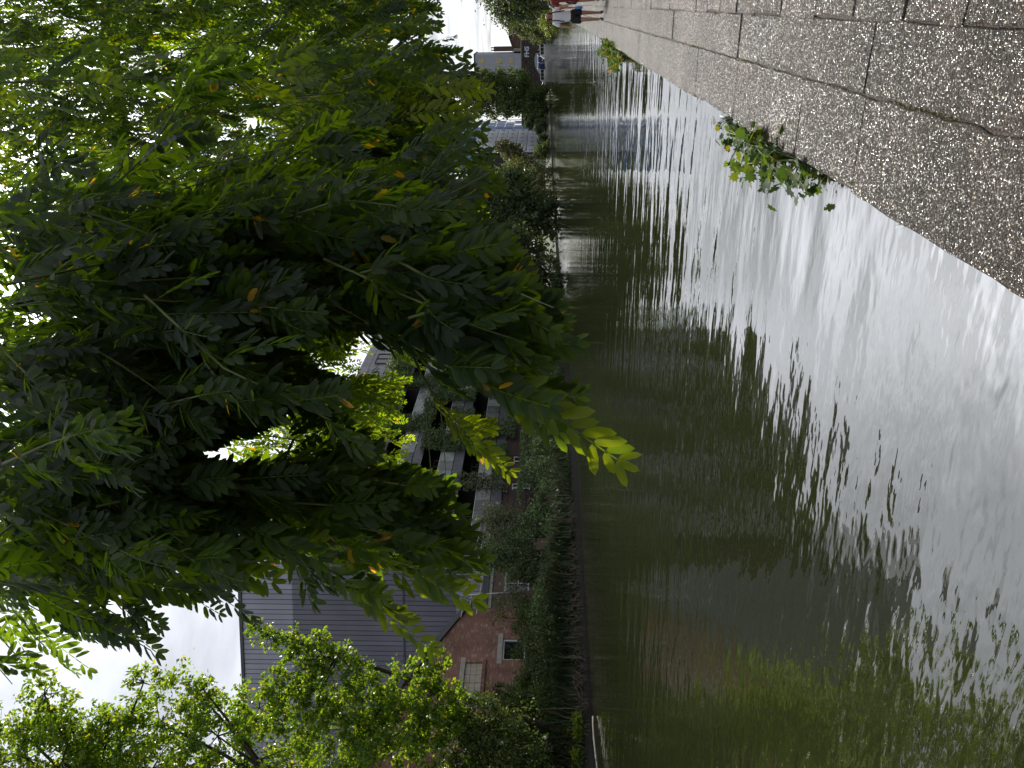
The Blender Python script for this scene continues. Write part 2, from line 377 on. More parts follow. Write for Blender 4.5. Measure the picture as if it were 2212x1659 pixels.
def blades(pts, h, w, lean=.5, az=None):
    """curved grass or reed blades -> arrays"""
    n = len(pts); a = rng.uniform(0, 2*math.pi, n) if az is None else az+rng.normal(size=n)*.8
    hd = np.stack([np.cos(a), np.sin(a), np.zeros(n)], 1); sd = np.stack([-np.sin(a), np.cos(a), np.zeros(n)], 1)
    H = h*rng.uniform(.55, 1.2, n); LN = lean*rng.uniform(.3, 1.5, n)
    V = []
    for t in (0, .35, .7, 1.0):
        ctr = pts+UP*(H*(t-.25*LN*t*t*t*1.6))[:, None]+hd*(H*LN*t*t)[:, None]
        ww = (w*(1-t**2*.96))[..., None] if np.ndim(w) else w*(1-t**2*.96)
        V += [ctr-sd*ww*.5, ctr+sd*ww*.5]
    V = np.stack(V, 1).reshape(-1, 3)
    q = np.array([(0,1,3,2),(2,3,5,4),(4,5,7,6)])
    F = (q[None]+(np.arange(n)*8)[:, None, None]).reshape(-1, 4)
    return V, F, np.repeat(rng.uniform(0, 1, n), 3)

def reed(name, label, cat, c, rx, ry, n, h, w, group=None, lean=.6, mt='reed'):
    t = thing(name, label, cat, c, 0, group)
    p = np.array(c)+np.stack([np.clip(rng.normal(size=n), -1.7, 1.7)*rx*.5, np.clip(rng.normal(size=n), -1.7, 1.7)*ry*.5, np.zeros(n)], 1)
    V, F, R = blades(p, h, w, lean)
    np_mesh('blades', V, [F], M[mt], R, parent=t)
    return t

# ================================================================== SKY, SUN, CAMERA
def build_world():
    w = bpy.data.worlds.new("World"); S.world = w; w.use_nodes = True
    N, L = w.node_tree.nodes, w.node_tree.links; N.clear()
    out = N.new('ShaderNodeOutputWorld'); bg = N.new('ShaderNodeBackground'); L.new(bg.outputs[0], out.inputs[0])
    bg.inputs['Strength'].default_value = .1
    sky = N.new('ShaderNodeTexSky'); sky.sky_type = 'NISHITA'; sky.sun_disc = False
    sky.sun_elevation = SEL; sky.sun_rotation = -SAZ
    tc = N.new('ShaderNodeTexCoord')
    # thin bright cloud sheet, brighter towards the sun
    dot = N.new('ShaderNodeVectorMath'); dot.operation = 'DOT_PRODUCT'; L.new(tc.outputs['Generated'], dot.inputs[0]); dot.inputs[1].default_value = tuple(SUN)
    mx0 = N.new('ShaderNodeMath'); mx0.operation = 'MAXIMUM'; mx0.inputs[1].default_value = 0; L.new(dot.outputs['Value'], mx0.inputs[0])
    def powm(e, k):
        p = N.new('ShaderNodeMath'); p.operation = 'POWER'; p.inputs[1].default_value = e; L.new(mx0.outputs[0], p.inputs[0])
        q = N.new('ShaderNodeMath'); q.operation = 'MULTIPLY'; q.inputs[1].default_value = k; L.new(p.outputs[0], q.inputs[0]); return q
    a = powm(10, 12); b = powm(60, 30)
    ad = N.new('ShaderNodeMath'); L.new(a.outputs[0], ad.inputs[0]); L.new(b.outputs[0], ad.inputs[1])
    a2 = N.new('ShaderNodeMath'); a2.inputs[1].default_value = 6.3; L.new(ad.outputs[0], a2.inputs[0])
    sep = N.new('ShaderNodeSeparateXYZ'); L.new(tc.outputs['Generated'], sep.inputs[0])
    mz = N.new('ShaderNodeMath'); mz.operation = 'MAXIMUM'; mz.inputs[1].default_value = .06; L.new(sep.outputs[2], mz.inputs[0])
    dv = N.new('ShaderNodeVectorMath'); dv.operation = 'DIVIDE'; L.new(tc.outputs['Generated'], dv.inputs[0])
    cb = N.new('ShaderNodeCombineXYZ'); L.new(mz.outputs[0], cb.inputs[0]); L.new(mz.outputs[0], cb.inputs[1]); cb.inputs[2].default_value = 1; L.new(cb.outputs[0], dv.inputs[1])
    no = N.new('ShaderNodeTexNoise'); no.inputs['Scale'].default_value = 1.1; no.inputs['Detail'].default_value = 9; no.inputs['Roughness'].default_value = .55; no.inputs['Distortion'].default_value = .4
    L.new(dv.outputs[0], no.inputs['Vector'])
    mr = N.new('ShaderNodeMapRange'); mr.inputs['From Min'].default_value = .3; mr.inputs['From Max'].default_value = .68; mr.inputs['To Min'].default_value = .5; mr.inputs['To Max'].default_value = 1.25
    L.new(no.outputs[0], mr.inputs[0])
    br = N.new('ShaderNodeMath'); br.operation = 'MULTIPLY'; L.new(a2.outputs[0], br.inputs[0]); L.new(mr.outputs[0], br.inputs[1])
    cc = N.new('ShaderNodeVectorMath'); cc.operation = 'SCALE'; cc.inputs[0].default_value = (.95, .98, 1.06); L.new(br.outputs[0], cc.inputs['Scale'])
    mx = N.new('ShaderNodeMix'); mx.data_type = 'RGBA'; mx.inputs[0].default_value = .87
    L.new(sky.outputs[0], mx.inputs[6]); L.new(cc.outputs[0], mx.inputs[7])
    L.new(mx.outputs[2], bg.inputs[0])
build_world()
sl = bpy.data.lights.new('sun', 'SUN'); sl.energy = 5.0; sl.angle = rad(.9); sl.color = (1, .95, .86)
so = bpy.data.objects.new('sun', sl); COL.objects.link(so)
so.rotation_euler = Vector(SUN).to_track_quat('Z', 'Y').to_euler(); so.location = (0, 0, 40)
cam = bpy.data.cameras.new('camera'); co = bpy.data.objects.new('camera', cam); COL.objects.link(co)
cam.sensor_fit = 'HORIZONTAL'; cam.sensor_width = 36; cam.lens = 1662/2212*36; cam.clip_start = .05; cam.clip_end = 5000
mw = Matrix.Identity(4)
for i in range(3):
    mw[i][0] = -CU[i]; mw[i][1] = CR[i]; mw[i][2] = -CF[i]; mw[i][3] = CC[i]
co.matrix_world = mw
S.camera = co
S.view_settings.view_transform = 'Standard'; S.view_settings.look = 'None'; S.view_settings.exposure = .4; S.view_settings.gamma = 1
S.cycles.max_bounces = 8; S.cycles.transparent_max_bounces = 8; S.cycles.caustics_reflective = False; S.cycles.caustics_refractive = False

# ================================================================== SETTING
WZ = -.3
def water_mat():
    m, N, L, b = nt('canal_water')
    b.inputs['Base Color'].default_value = (.015, .018, .0065, 1); b.inputs['Roughness'].default_value = .015
    b.inputs['IOR'].default_value = 2.15; b.inputs['Specular IOR Level'].default_value = .5
    tc = N.new('ShaderNodeTexCoord')
    def noise(scale, det, rot, sx, sy, rough=.5):
        mp = N.new('ShaderNodeMapping'); mp.inputs['Rotation'].default_value = (0, 0, rot); mp.inputs['Scale'].default_value = (sx, sy, 1)
        L.new(tc.outputs['Object'], mp.inputs[0])
        n = N.new('ShaderNodeTexNoise'); n.inputs['Scale'].default_value = scale; n.inputs['Detail'].default_value = det; n.inputs['Roughness'].default_value = rough
        L.new(mp.outputs[0], n.inputs['Vector']); return n
    n1 = noise(1.0, 2, rad(-20), 2.6, 5.2)       # wavelets
    n2 = noise(1.0, 2, rad(-34), .45, 1.3)       # long swell
    n3 = noise(1.0, 2, rad(-8), 6, 15, .6)       # fine ripple
    calm = noise(1.0, 3, 0, .09, .07)            # cat's paws
    cr = N.new('ShaderNodeMapRange'); cr.inputs['From Min'].default_value = .42; cr.inputs['From Max'].default_value = .6; cr.inputs['To Min'].default_value = .3; cr.inputs['To Max'].default_value = 1.0; L.new(calm.outputs[0], cr.inputs[0])
    def mul(a, k):
        q = N.new('ShaderNodeMath'); q.operation = 'MULTIPLY'; L.new(a, q.inputs[0])
        if isinstance(k, float): q.inputs[1].default_value = k
        else: L.new(k, q.inputs[1])
        return q.outputs[0]
    def add(a, c):
        q = N.new('ShaderNodeMath'); L.new(a, q.inputs[0]); L.new(c, q.inputs[1]); return q.outputs[0]
    h = add(add(mul(mul(n1.outputs[0], .0125), cr.outputs[0]), mul(n2.outputs[0], .036)), mul(mul(n3.outputs[0], .0014), cr.outputs[0]))
    bp = N.new('ShaderNodeBump'); bp.inputs['Strength'].default_value = 1; bp.inputs['Distance'].default_value = 1.0
    L.new(h, bp.inputs['Height']); L.new(bp.outputs[0], b.inputs['Normal'])
    return m
mb = MB(); mb.poly([(-80, -80, WZ), (-.6, -80, WZ), (-.6, 330, WZ), (-80, 330, WZ)])
tag(mb.build('water', water_mat()), kind='structure')
mb = MB(); mb.poly([(-2500, -2500, -1.7), (2500, -2500, -1.7), (2500, 2500, -1.7), (-2500, 2500, -1.7)])
tag(mb.build('ground', M['dirt']), kind='structure')

# far bank: vertical timber edge then rising soil
BK = [(-27.5, -90), (-27, 15), (-26.9, 22.8), (-25.9, 28.6), (-24.9, 36.7), (-25.2, 45.6), (-27.4, 63.6), (-28.6, 101), (-29, 132), (-24.5, 183), (-21.5, 208), (-21, 236), (-21, 420)]
M['grassbank'] = mat('rough_grass', (.05, .065, .028), .95, .4, 3, .8, 25)
M['edgeboard'] = mat('wet_timber_edge', (.022, .02, .015), .7, .4, 4, .6, 20)
mb = MB(); sec = [(0, -1.3, 1), (0, -.02, 1), (-.35, .05, 0), (-1.2, .4, 0), (-3.2, 1.0, 0), (-9, 1.2, 0), (-900, 1.4, 0)]
for (a, c) in zip(BK[:-1], BK[1:]):
    for k in range(len(sec)-1):
        s0, s1 = sec[k], sec[k+1]
        mb.poly([(a[0]+s0[0], a[1], s0[1]), (c[0]+s0[0], c[1], s0[1]), (c[0]+s1[0], c[1], s1[1]), (a[0]+s1[0], a[1], s1[1])], 1 if k == 0 else 0)
tag(mb.build('far_bank', [M['grassbank'], M['edgeboard']]), kind='structure')
mb = MB(); sec = [(-.93, -1.4), (-.93, -.09), (3.0, -.09), (3.3, .03), (6, .1), (900, .6)]
for k in range(len(sec)-1):
    s0, s1 = sec[k], sec[k+1]
    mb.poly([(s0[0], -90, s0[1]), (s0[0], 420, s0[1]), (s1[0], 420, s1[1]), (s1[0], -90, s1[1])], 0)
tag(mb.build('near_bank', M['grassbank']), kind='structure')
mb = MB(); mb.box((-900, 330, -1.6), (900, 1500, 1.2)); tag(mb.build('far_ground', M['grassbank']), kind='structure')

# towpath paving -----------------------------------------------------------
def slab(mb, x0, x1, y0, y1, z, rag=.006, th=.14, seg=None, bev=.006):
    """one worn slab: irregular outline with rounded arris"""
    pts = []
    def edge(a, b):
        n = max(2, int(np.linalg.norm(np.subtract(b, a))/.12))
        for i in range(n):
            t = i/n; pts.append((a[0]+(b[0]-a[0])*t, a[1]+(b[1]-a[1])*t))
    edge((x0, y0), (x1, y0)); edge((x1, y0), (x1, y1)); edge((x1, y1), (x0, y1)); edge((x0, y1), (x0, y0))
    p = np.array(pts); p = p+rng.normal(size=p.shape)*rag
    c = p.mean(0); q = c+(p-c)*(1-bev/np.maximum(np.abs(p-c).max(0), .05))
    n = len(p); tl = rng.normal(size=2)*.002
    zz = lambda r: z+(r-c)@tl
    vs = [(a[0], a[1], z-th) for a in p]+[(a[0], a[1], float(zz(a))-bev) for a in p]+[(a[0], a[1], float(zz(a))) for a in q]
    fs = [(i, (i+1) % n, n+(i+1) % n, n+i) for i in range(n)]+[(n+i, n+(i+1) % n, 2*n+(i+1) % n, 2*n+i) for i in range(n)]+[tuple(range(2*n, 3*n))]
    mb.mesh(vs, fs)
mb = MB(); y = -6.6
ys = [3.2, 4.35, 5.42]
cuts = list(np.arange(3.2-1.1*9, 3.19, 1.1))+[4.35, 5.42]+list(np.arange(7.3, 330, 1.9))
for a, c in zip(cuts[:-1], cuts[1:]):
    if a > 110: break
    slab(mb, -.965+rng.uniform(-.012, .012), -.466, a+.003, c-.003, 0, rag=.005)
tag(mb.build('coping', M['agg']), kind='structure')
mb = MB()
for a, c in zip(cuts[1::2], cuts[3::2]):
    if a > 110: break
    a2, c2 = a+.04, c+.04
    slab(mb, -.456, -.110, a2+.002, c2-.002, .0, rag=.003)
tag(mb.build('towpath', M['agg']), kind='structure')
mb = MB()
ya = -6.0
while ya < 100:
    L_ = rng.uniform(.5, .8) if ya < 30 else 1.6
    xl = -.112+rng.uniform(-.03, .012) if ya < 30 else -.115
    for j in range(4):
        x0 = -.10+j*.30 if j else xl
        yo = ya+(j % 2)*.22
        slab(mb, x0+.01, -.10+(j+1)*.30-.012, yo+.005, yo+L_-.006+rng.uniform(-.012,0), .006+rng.normal()*.003, rag=.005, bev=.008)
    ya += L_
tag(mb.build('setts', M['sett']), kind='structure')
M['gravel'] = aggregate('path_gravel', .5)
mb = MB(); mb.box((1.1, -90, -.3), (3.0, 330, -.002)); mb.box((-.9, 100, -.3), (1.1, 330, -.004)); tag(mb.build('path', M['gravel']), kind='structure')
mb = MB(); mb.box((-.94, -80, -.3), (1.1, 112, -.011)); tag(mb.build('joint_grit', mat('joint_grit', (.055, .043, .032), .95, .4, 12, .8, 60)), kind='structure')
# moss and grit in the joints
p = []
for yy in np.arange(1.0, 30, .012):
    k = int(3.2*max(0, math.sin(yy*2.1)+math.sin(yy*5.3+1)+.1))
    for _ in range(k): p.append((-.465+rng.normal()*.006, yy+rng.normal()*.01, -.012))
for yc in cuts:
    if .5 < yc < 20:
        for _ in range(16): p.append((-.475-abs(rng.normal())*.06, yc+rng.normal()*.006, -.012))
V, F, R = blades(np.array(p), .022, .004, .8)
tag(np_mesh('moss', V, [F], leafmat('joint_moss', [(0, (.06, .055, .025)), (.6, (.075, .08, .025)), (1, (.12, .12, .04))], tl=.2), R), kind='stuff')

# ================================================================== FAR BUILDINGS
def panels(o, u, v, n, w, h0, h1, rows, gapw, mb, rnd, gaph=.03, proud=.03):
    """flat metal sheets laid on the plane o + s*u + z*v; n = outward"""
    pass
def clad_wall(name, corner, du, length, z0, z1, widths, joints, parent, mt, out):
    vs = []; fs = []; rn = []
    du = np.asarray(du, float); out = np.asarray(out, float)
    s = 0; i = 0
    zs = [z0]+[z for z in joints if z0 < z < z1]+[z1]
    while s < length:
        w = widths[i % len(widths)]; g = .035 if i % 2 == 0 else .014
        for za, zb in zip(zs[:-1], zs[1:]):
            b = len(vs)
            for (ss, zz, oo) in ((s+g/2, za+.012, 0), (s+w-g/2, za+.012, 0), (s+w-g/2, zb-.012, 0), (s+g/2, zb-.012, 0),
                                 (s+g/2+.012, za+.022, .03), (s+w-g/2-.012, za+.022, .03), (s+w-g/2-.012, zb-.022, .03), (s+g/2+.012, zb-.022, .03)):
                vs.append(tuple(corner[:2]+du[:2]*ss+out[:2]*oo)+(zz,))
            fs += [tuple(b+k for k in f) for f in ((4,5,6,7),(0,1,5,4),(1,2,6,5),(2,3,7,6),(3,0,4,7))]
            rn += [rng.uniform()]*5
        s += w; i += 1
    m2 = MB(); m2.mesh(vs, fs)
    o = m2.build(name, mt, parent); fracattr(o.data, rn)
    return o

# --- block clad in grey standing seam sheets, facing across the water
cn = P(516, 1216, 52.0); ztop = cn[2]
wd = -CR*math.cos(rad(6))+np.array([CF[0], CF[1], 0])*math.sin(rad(6)); wd = nrm(wd)
outn = nrm(np.cross(wd, UP)); outn = outn if outn@(-CF) > 0 else -outn
tb = thing('clad_block', 'tall windowless block clad in grey vertical metal sheets behind the brick gable', 'building', (cn[0], cn[1], 0))
mb = MB(); inn = -outn*12
c0 = np.array([cn[0], cn[1], 0]); c1 = c0+wd*24
mb.mesh([c0+outn*-.02, c1+outn*-.02, c1+inn, c0+inn]+[q+UP*ztop for q in (c0+outn*-.02, c1+outn*-.02, c1+inn, c0+inn)], [(0,1,5,4),(1,2,6,5),(2,3,7,6),(3,0,4,7),(4,5,6,7)])
mb.build('wall', M['blackgap'], tb)
clad_wall('cladding', c0, wd, 24, .8, ztop-.1, [.40, .31], [ztop-3.6, ztop-7.3, ztop-11, ztop-14.7], tb, M['clad'], outn)
clad_wall('side_cladding', c0+inn, nrm(-inn), 12, .8, ztop-.1, [.40, .31], [ztop-3.6, ztop-7.3, ztop-11], tb, M['clad'], -wd)
mb = MB()
a = c0+outn*.1-wd*.08; b_ = c1+outn*.1
mb.mesh([a+UP*(ztop-.1), b_+UP*(ztop-.1), b_+UP*(ztop+.12), a+UP*(ztop+.12), a+UP*(ztop-.1)-outn*.5, b_+UP*(ztop-.1)-outn*.5, b_+UP*(ztop+.12)-outn*.5, a+UP*(ztop+.12)-outn*.5], [(0,1,2,3),(7,6,5,4),(3,2,6,7),(0,4,5,1),(0,3,7,4),(1,5,6,2)])
mb.build('roof_trim', M['slate'], tb)
mb = MB(); zt = ztop-11.2
mb.mesh([c0+outn*.03+UP*zt, c1+outn*.03+UP*zt, c1+outn*.03+UP*(zt+.11), c0+outn*.03+UP*(zt+.11), c0+outn*.1+UP*zt, c1+outn*.1+UP*zt, c1+outn*.1+UP*(zt+.11), c0+outn*.1+UP*(zt+.11)], [(4,5,6,7),(3,2,6,7),(0,1,5,4)])
mb.build('string_course', M['slate'], tb)

# --- brick building with gable to the canal
FX = -31.0
tb = thing('brick_house', 'red brick gabled house with a blocked opening above the water weeds', 'house', (FX, 25, 0))
ap = (23.5, 6.05+.5*(33.7-23.5)); ez = 6.05; yl, yr = 13.3, 33.7
def wall_with_holes(mb, y0, y1, z0, z1, holes, x, th, m=0, topfn=None):
    """rectangular wall (parallel to the canal) with rectangular openings; butt-jointed strips"""
    yc = sorted({y0, y1, *[h[0] for h in holes], *[h[1] for h in holes]})
    for a, b in zip(yc[:-1], yc[1:]):
        hs = sorted([(h[2], h[3]) for h in holes if h[0] <= a+1e-6 and h[1] >= b-1e-6])
        z = z0
        for (p_, q_) in hs:
            if p_ > z: mb.box((x-th, a, z), (x, b, p_), m)
            z = q_
        if topfn is None: mb.box((x-th, a, z), (x, b, z1), m)
        else: mb.prism([(a, z), (b, z), (b, topfn(b)), (a, topfn(a))], 'x', x-th, x, m)
top = lambda yy: ap[1]-.5*abs(yy-ap[0])
HW = [(29.9, 31.4, 2.6, 3.85), (26.55, 29.7, 4.85, 5.75), (24.6, 26.6, 2.45, 3.75), (ap[0], ap[0]+.001, 0, 0.01)]
mb = MB(); wall_with_holes(mb, yl, yr, .6, 0, HW, FX, .35, 0, top); mb.build('wall', M['brick'], tb)
mb = MB(); mb.box((FX-13, yl, .6), (FX-.36, yl+.3, ez)); mb.box((FX-13, yr-.3, .6), (FX-.36, yr-.002, ez-.02)); mb.box((FX-13.3, yl, .6), (FX-13.01, yr, ez)); mb.build('side_wall', M['brick'], tb)
mb = MB()
for sgn, ye in ((1, yr+.25), (-1, yl-.25)):
    ez2 = ap[1]-.5*abs(ye-ap[0])
    mb.prism([(ap[0], ap[1]+.02), (ye, ez2+.02), (ye, ez2+.16), (ap[0], ap[1]+.16)], 'x', FX-13.3, FX-.05)
mb.build('roof', M['slate'], tb)
mb = MB()
for ye in (yr+.25, yl-.25):
    ez2 = ap[1]-.5*abs(ye-ap[0])
    mb.prism([(ap[0], ap[1]-.1), (ye, ez2-.1), (ye, ez2+.2), (ap[0], ap[1]+.2)], 'x', FX-.03, FX+.14)
mb.build('verge_board', M['slate'], tb)
def window(parent, y0, y1, z0, z1, x, fr=.09, mtf='whitepaint', bars=(), label=None, zbars=(), glass='darkglass', deep=.14):
    mb = MB()
    mb.box((x-deep, y0, z0), (x-deep+.07, y1, z0+fr)); mb.box((x-deep, y0, z1-fr), (x-deep+.07, y1, z1))
    mb.box((x-deep, y0, z0+fr), (x-deep+.07, y0+fr, z1-fr)); mb.box((x-deep, y1-fr, z0+fr), (x-deep+.07, y1, z1-fr))
    for t in bars: q = y0+(y1-y0)*t; mb.box((x-deep+.002, q-.035, z0+fr), (x-deep+.064, q+.035, z1-fr))
    for t in zbars: q = z0+(z1-z0)*t; mb.box((x-deep+.004, y0+fr, q-.03), (x-deep+.06, y1-fr, q+.03))
    f = mb.build('window', M[mtf], parent)
    mb = MB(); mb.box((x-deep-.03, y0+fr*.5, z0+fr*.5), (x-deep-.005, y1-fr*.5, z1-fr*.5)); mb.build('pane', M[glass], f)
    return f
window(tb, 29.9, 31.4, 2.6, 3.85, FX, .1); window(tb, 24.6, 26.6, 2.45, 3.75, FX, .1, bars=(.5,))
for (y0, y1, z) in ((29.6, 31.75, 3.85), (24.3, 26.9, 3.75)):
    mb = MB(); mb.box((FX-.2, y0, z), (FX+.03, y1, z+.26)); mb.build('lintel', M['concrete'], tb)
mb = MB(); mb.box((FX-.2, 29.8, 2.48), (FX+.06, 31.5, 2.6)); mb.build('sill', M['concrete'], tb)
mb = MB(); mb.box((FX-.2, 26.3, 5.75), (FX+.02, 30.0, 6.0)); mb.build('lintel', M['concrete'], tb)
mb = MB(); zz = 4.85
for r_ in range(3):
    yy = 26.55+(.2 if r_ % 2 else -.3)
    while yy < 29.7:
        a, b_ = max(yy+.01, 26.56), min(yy+.52, 29.69)
        if b_-a > .06: mb.box((FX-.26, a, zz+.008), (FX-.075+rng.normal()*.008, b_, zz+.292), bev=.012)
        yy += .54
    zz += .3
mb.build('blocked_opening', M['block'], tb)
mb = MB(); yy = 26.4
while yy < 29.9: mb.box((FX-.2, yy, 4.66), (FX+.1+rng.normal()*.006, yy+.064, 4.845), bev=.006); yy += .078
mb.build('brick_sill', M['brick'], tb)
mb = MB(); mb.box((FX-.3, 33.5, 5.75), (FX+.12, 34.1, 5.95)); mb.build('gutter', M['slate'], tb)

# --- low flat roofed wing beside it
tb = thing('low_wing', 'low flat roofed yellow brick wing with white casement between house and flats', 'building', (FX, 37, 0))
mb = MB(); wall_with_holes(mb, 33.72, 40.3, .6, 4.65, [(35.2, 37.5, 2.5, 3.8)], FX-.05, .3); mb.build('wall', M['brickold'], tb)
window(tb, 35.2, 37.5, 2.5, 3.8, FX-.05, .08, bars=(.36, .68), zbars=(.5,))
mb = MB(); mb.box((FX-.3, 33.72, 4.66), (FX+.03, 40.3, 4.88)); mb.build('white_band', M['concrete'], tb)
mb = MB(); mb.box((FX-6, 33.72, 4.885), (FX+.12, 40.3, 5.25)); mb.build('parapet', M['slate'], tb)
mb = MB(); mb.box((FX-.04, 35.0, 3.82), (FX+.02, 37.8, 3.98)); mb.build('lintel', M['concrete'], tb)
# scaffold guard rail above that roof
tb = thing('scaffold_rail', 'three galvanised scaffold rails on two leaning poles above the low roof', 'scaffold', (FX+.3, 37.5, 1))
mb = MB()
for (z0, z1, ya, yb) in ((5.7, 6.25, 41.6, 32.6), (5.35, 5.85, 42.4, 33.3), (5.0, 5.4, 42.2, 32.9)):
    mb.tube([(FX+.35, ya, z0), (FX+.35, yb, z1)], .032, 8)
mb.build('rail', M['steel'], tb, smooth=True)
for (yt, yb) in ((40.2, 40.6), (34.3, 34.9)):
    mb = MB(); mb.tube([(FX+.42, yt, 6.5), (FX+.42, yb, .7)], .032, 8); mb.build('pole', M['steel'], tb, smooth=True)

# --- planted terrace flats
YA, YB = 40.6, 82.0
tb = thing('terrace_flats', 'dark terraced flats with glass balconies and ivy hung fronts across the canal', 'building', (FX, 55, 0))
mb = MB(); mb.box((FX-12, YA, .6), (FX-2.4, YB, 16.2)); mb.build('rear_wall', M['darkwood'], tb)
M['fascia'] = mat('grey_fascia_panel', (.085, .085, .1), .45, .25, 1.5, metal=.3)
M['glass'] = None
def balglass():
    m, N, L, b = nt('balcony_glass'); b.inputs['Roughness'].default_value = .1; b.inputs['Specular IOR Level'].default_value = .9
    a = N.new('ShaderNodeAttribute'); a.attribute_name = 'rnd'
    r = N.new('ShaderNodeValToRGB'); r.color_ramp.elements[0].color = (.03, .035, .035, 1); r.color_ramp.elements[1].color = (.34, .36, .35, 1); r.color_ramp.elements[1].position = .95
    tc = N.new('ShaderNodeTexCoord'); n = N.new('ShaderNodeTexNoise'); n.inputs['Scale'].default_value = 1.4; n.inputs['Detail'].default_value = 3; L.new(tc.outputs['Object'], n.inputs['Vector'])
    ad = N.new('ShaderNodeMath'); ad.operation = 'MULTIPLY_ADD'; ad.inputs[1].default_value = .8; L.new(n.outputs[0], ad.inputs[0]); L.new(a.outputs['Fac'], ad.inputs[2])
    sb = N.new('ShaderNodeMath'); sb.operation = 'SUBTRACT'; sb.inputs[1].default_value = .45; L.new(ad.outputs[0], sb.inputs[0])
    L.new(sb.outputs[0], r.inputs[0]); L.new(r.outputs[0], b.inputs['Base Color'])
    t = N.new('ShaderNodeBsdfTransparent'); t.inputs[0].default_value = (.75, .82, .8, 1)
    mx = N.new('ShaderNodeMixShader'); mx.inputs[0].default_value = .55; L.new(t.outputs[0], mx.inputs[1]); L.new(b.outputs[0], mx.inputs[2]); L.new(mx.outputs[0], N['Material Output'].inputs[0]); return m
M['glass'] = balglass()
FT = [5.3, 8.4, 11.6, 14.6]
bays = [YA, 46.6, 54.2, 61.8, 69.4, 75.8, YB]
M['curtain'] = mat('pale_curtain', (.4, .39, .36), .9, .3, 3)
M['terracotta'] = mat('red_tub', (.25, .05, .04), .6, .2, 3)
M['furniture'] = mat('grey_furniture', (.3, .3, .3), .7, .4, 2)
for k, zt in enumerate(FT):
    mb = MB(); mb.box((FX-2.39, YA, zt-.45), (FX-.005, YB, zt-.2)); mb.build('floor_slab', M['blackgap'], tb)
    fa = MB(); yy = YA
    while yy < YB-.1:
        e = min(yy+1.9, YB); fa.box((FX, yy+.008, zt-.72), (FX+.05, e-.008, zt), 0); yy = e
    fo = fa.build('fascia', M['fascia'], tb)
    if k < 3:
        g = MB(); yy = YA
        while yy < YB-.1:
            e = min(yy+1.27, YB); g.box((FX+.012, yy+.012, zt+.06), (FX+.026, e-.012, zt+1.08)); yy = e
        go = g.build('balustrade', M['glass'], tb); fracattr(go.data, np.repeat(rng.uniform(0, 1, len(go.data.polygons)//6), 6))
        g = MB(); g.box((FX-.005, YA, zt+1.085), (FX+.045, YB, zt+1.125)); g.build('handrail', M['steel'], tb)
        for a, b_ in zip(bays[:-1], bays[1:]):
            w_ = window(tb, a+.7, a+2.9, zt+.1, zt+2.15, FX-2.28, .08, 'furniture', bars=(.5,))
            w2 = window(tb, b_-2.7, b_-.8, zt+.1, zt+2.15, FX-2.28, .08, 'furniture', bars=(.5,))
            if rng.uniform() < .7:
                cu = MB(); cu.box((FX-2.49, a+.8, zt+.15), (FX-2.455, a+1.7, zt+2.1)); cu.build('curtain', M['curtain'], w_)
for yb in bays[1:-1]:
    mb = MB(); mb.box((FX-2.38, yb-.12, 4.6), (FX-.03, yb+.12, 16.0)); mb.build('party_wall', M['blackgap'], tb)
# ground floor, boarded
HG = []
for (ya, yb) in ((893, 905), (982, 998), (1040, 1056)):
    q0 = B(1110, ya, FX)[1]; q1 = B(1110, yb, FX)[1]; HG.append((min(q0, q1), max(q0, q1), 2.6, 3.9))
mb = MB(); wall_with_holes(mb, YA, YB, .6, 4.57, HG, FX-.12, .25); mb.build('ground_floor_wall', M['darkwood'], tb)
mb = MB()
for z in np.arange(1.2, 4.5, .42): 
    for a, b_ in zip([YA]+[h[1] for h in sorted(HG)], [h[0] for h in sorted(HG)]+[YB]): mb.box((FX-.118, a, z), (FX-.09, b_, z+.36))
mb.build('boarding', M['darkwood'], tb)
for h in HG: window(tb, *h, FX-.1, .07, 'whitepaint', bars=(.4,))
# zinc upper storey
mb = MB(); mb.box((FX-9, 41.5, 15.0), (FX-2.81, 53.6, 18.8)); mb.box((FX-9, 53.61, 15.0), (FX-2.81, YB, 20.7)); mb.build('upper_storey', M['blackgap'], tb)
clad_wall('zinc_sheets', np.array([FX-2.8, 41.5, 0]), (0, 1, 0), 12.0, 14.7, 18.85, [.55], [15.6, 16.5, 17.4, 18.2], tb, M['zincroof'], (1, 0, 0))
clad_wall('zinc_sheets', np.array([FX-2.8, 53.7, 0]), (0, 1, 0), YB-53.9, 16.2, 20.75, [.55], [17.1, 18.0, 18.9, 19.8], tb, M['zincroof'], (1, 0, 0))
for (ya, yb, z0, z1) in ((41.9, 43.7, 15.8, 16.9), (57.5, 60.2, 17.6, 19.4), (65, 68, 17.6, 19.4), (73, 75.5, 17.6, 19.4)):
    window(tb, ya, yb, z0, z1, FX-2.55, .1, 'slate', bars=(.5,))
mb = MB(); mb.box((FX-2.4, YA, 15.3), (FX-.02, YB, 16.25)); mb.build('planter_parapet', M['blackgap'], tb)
# things standing on the balconies
for i, (k, yy, nm, mt, s) in enumerate([(2, 62.6, 'plant_tub', 'terracotta', .5)]):
    o = MB(); zt = FT[k]
    o.tube([(FX-.5, yy, zt-.2), (FX-.5, yy, zt+.45), (FX-.5, yy, zt+.5)], [.2, .3, .32], 12)
    tag(o.build('plant_tub', M['terracotta'], smooth=False), 'red plant tub behind the topmost balcony glass', 'plant pot')
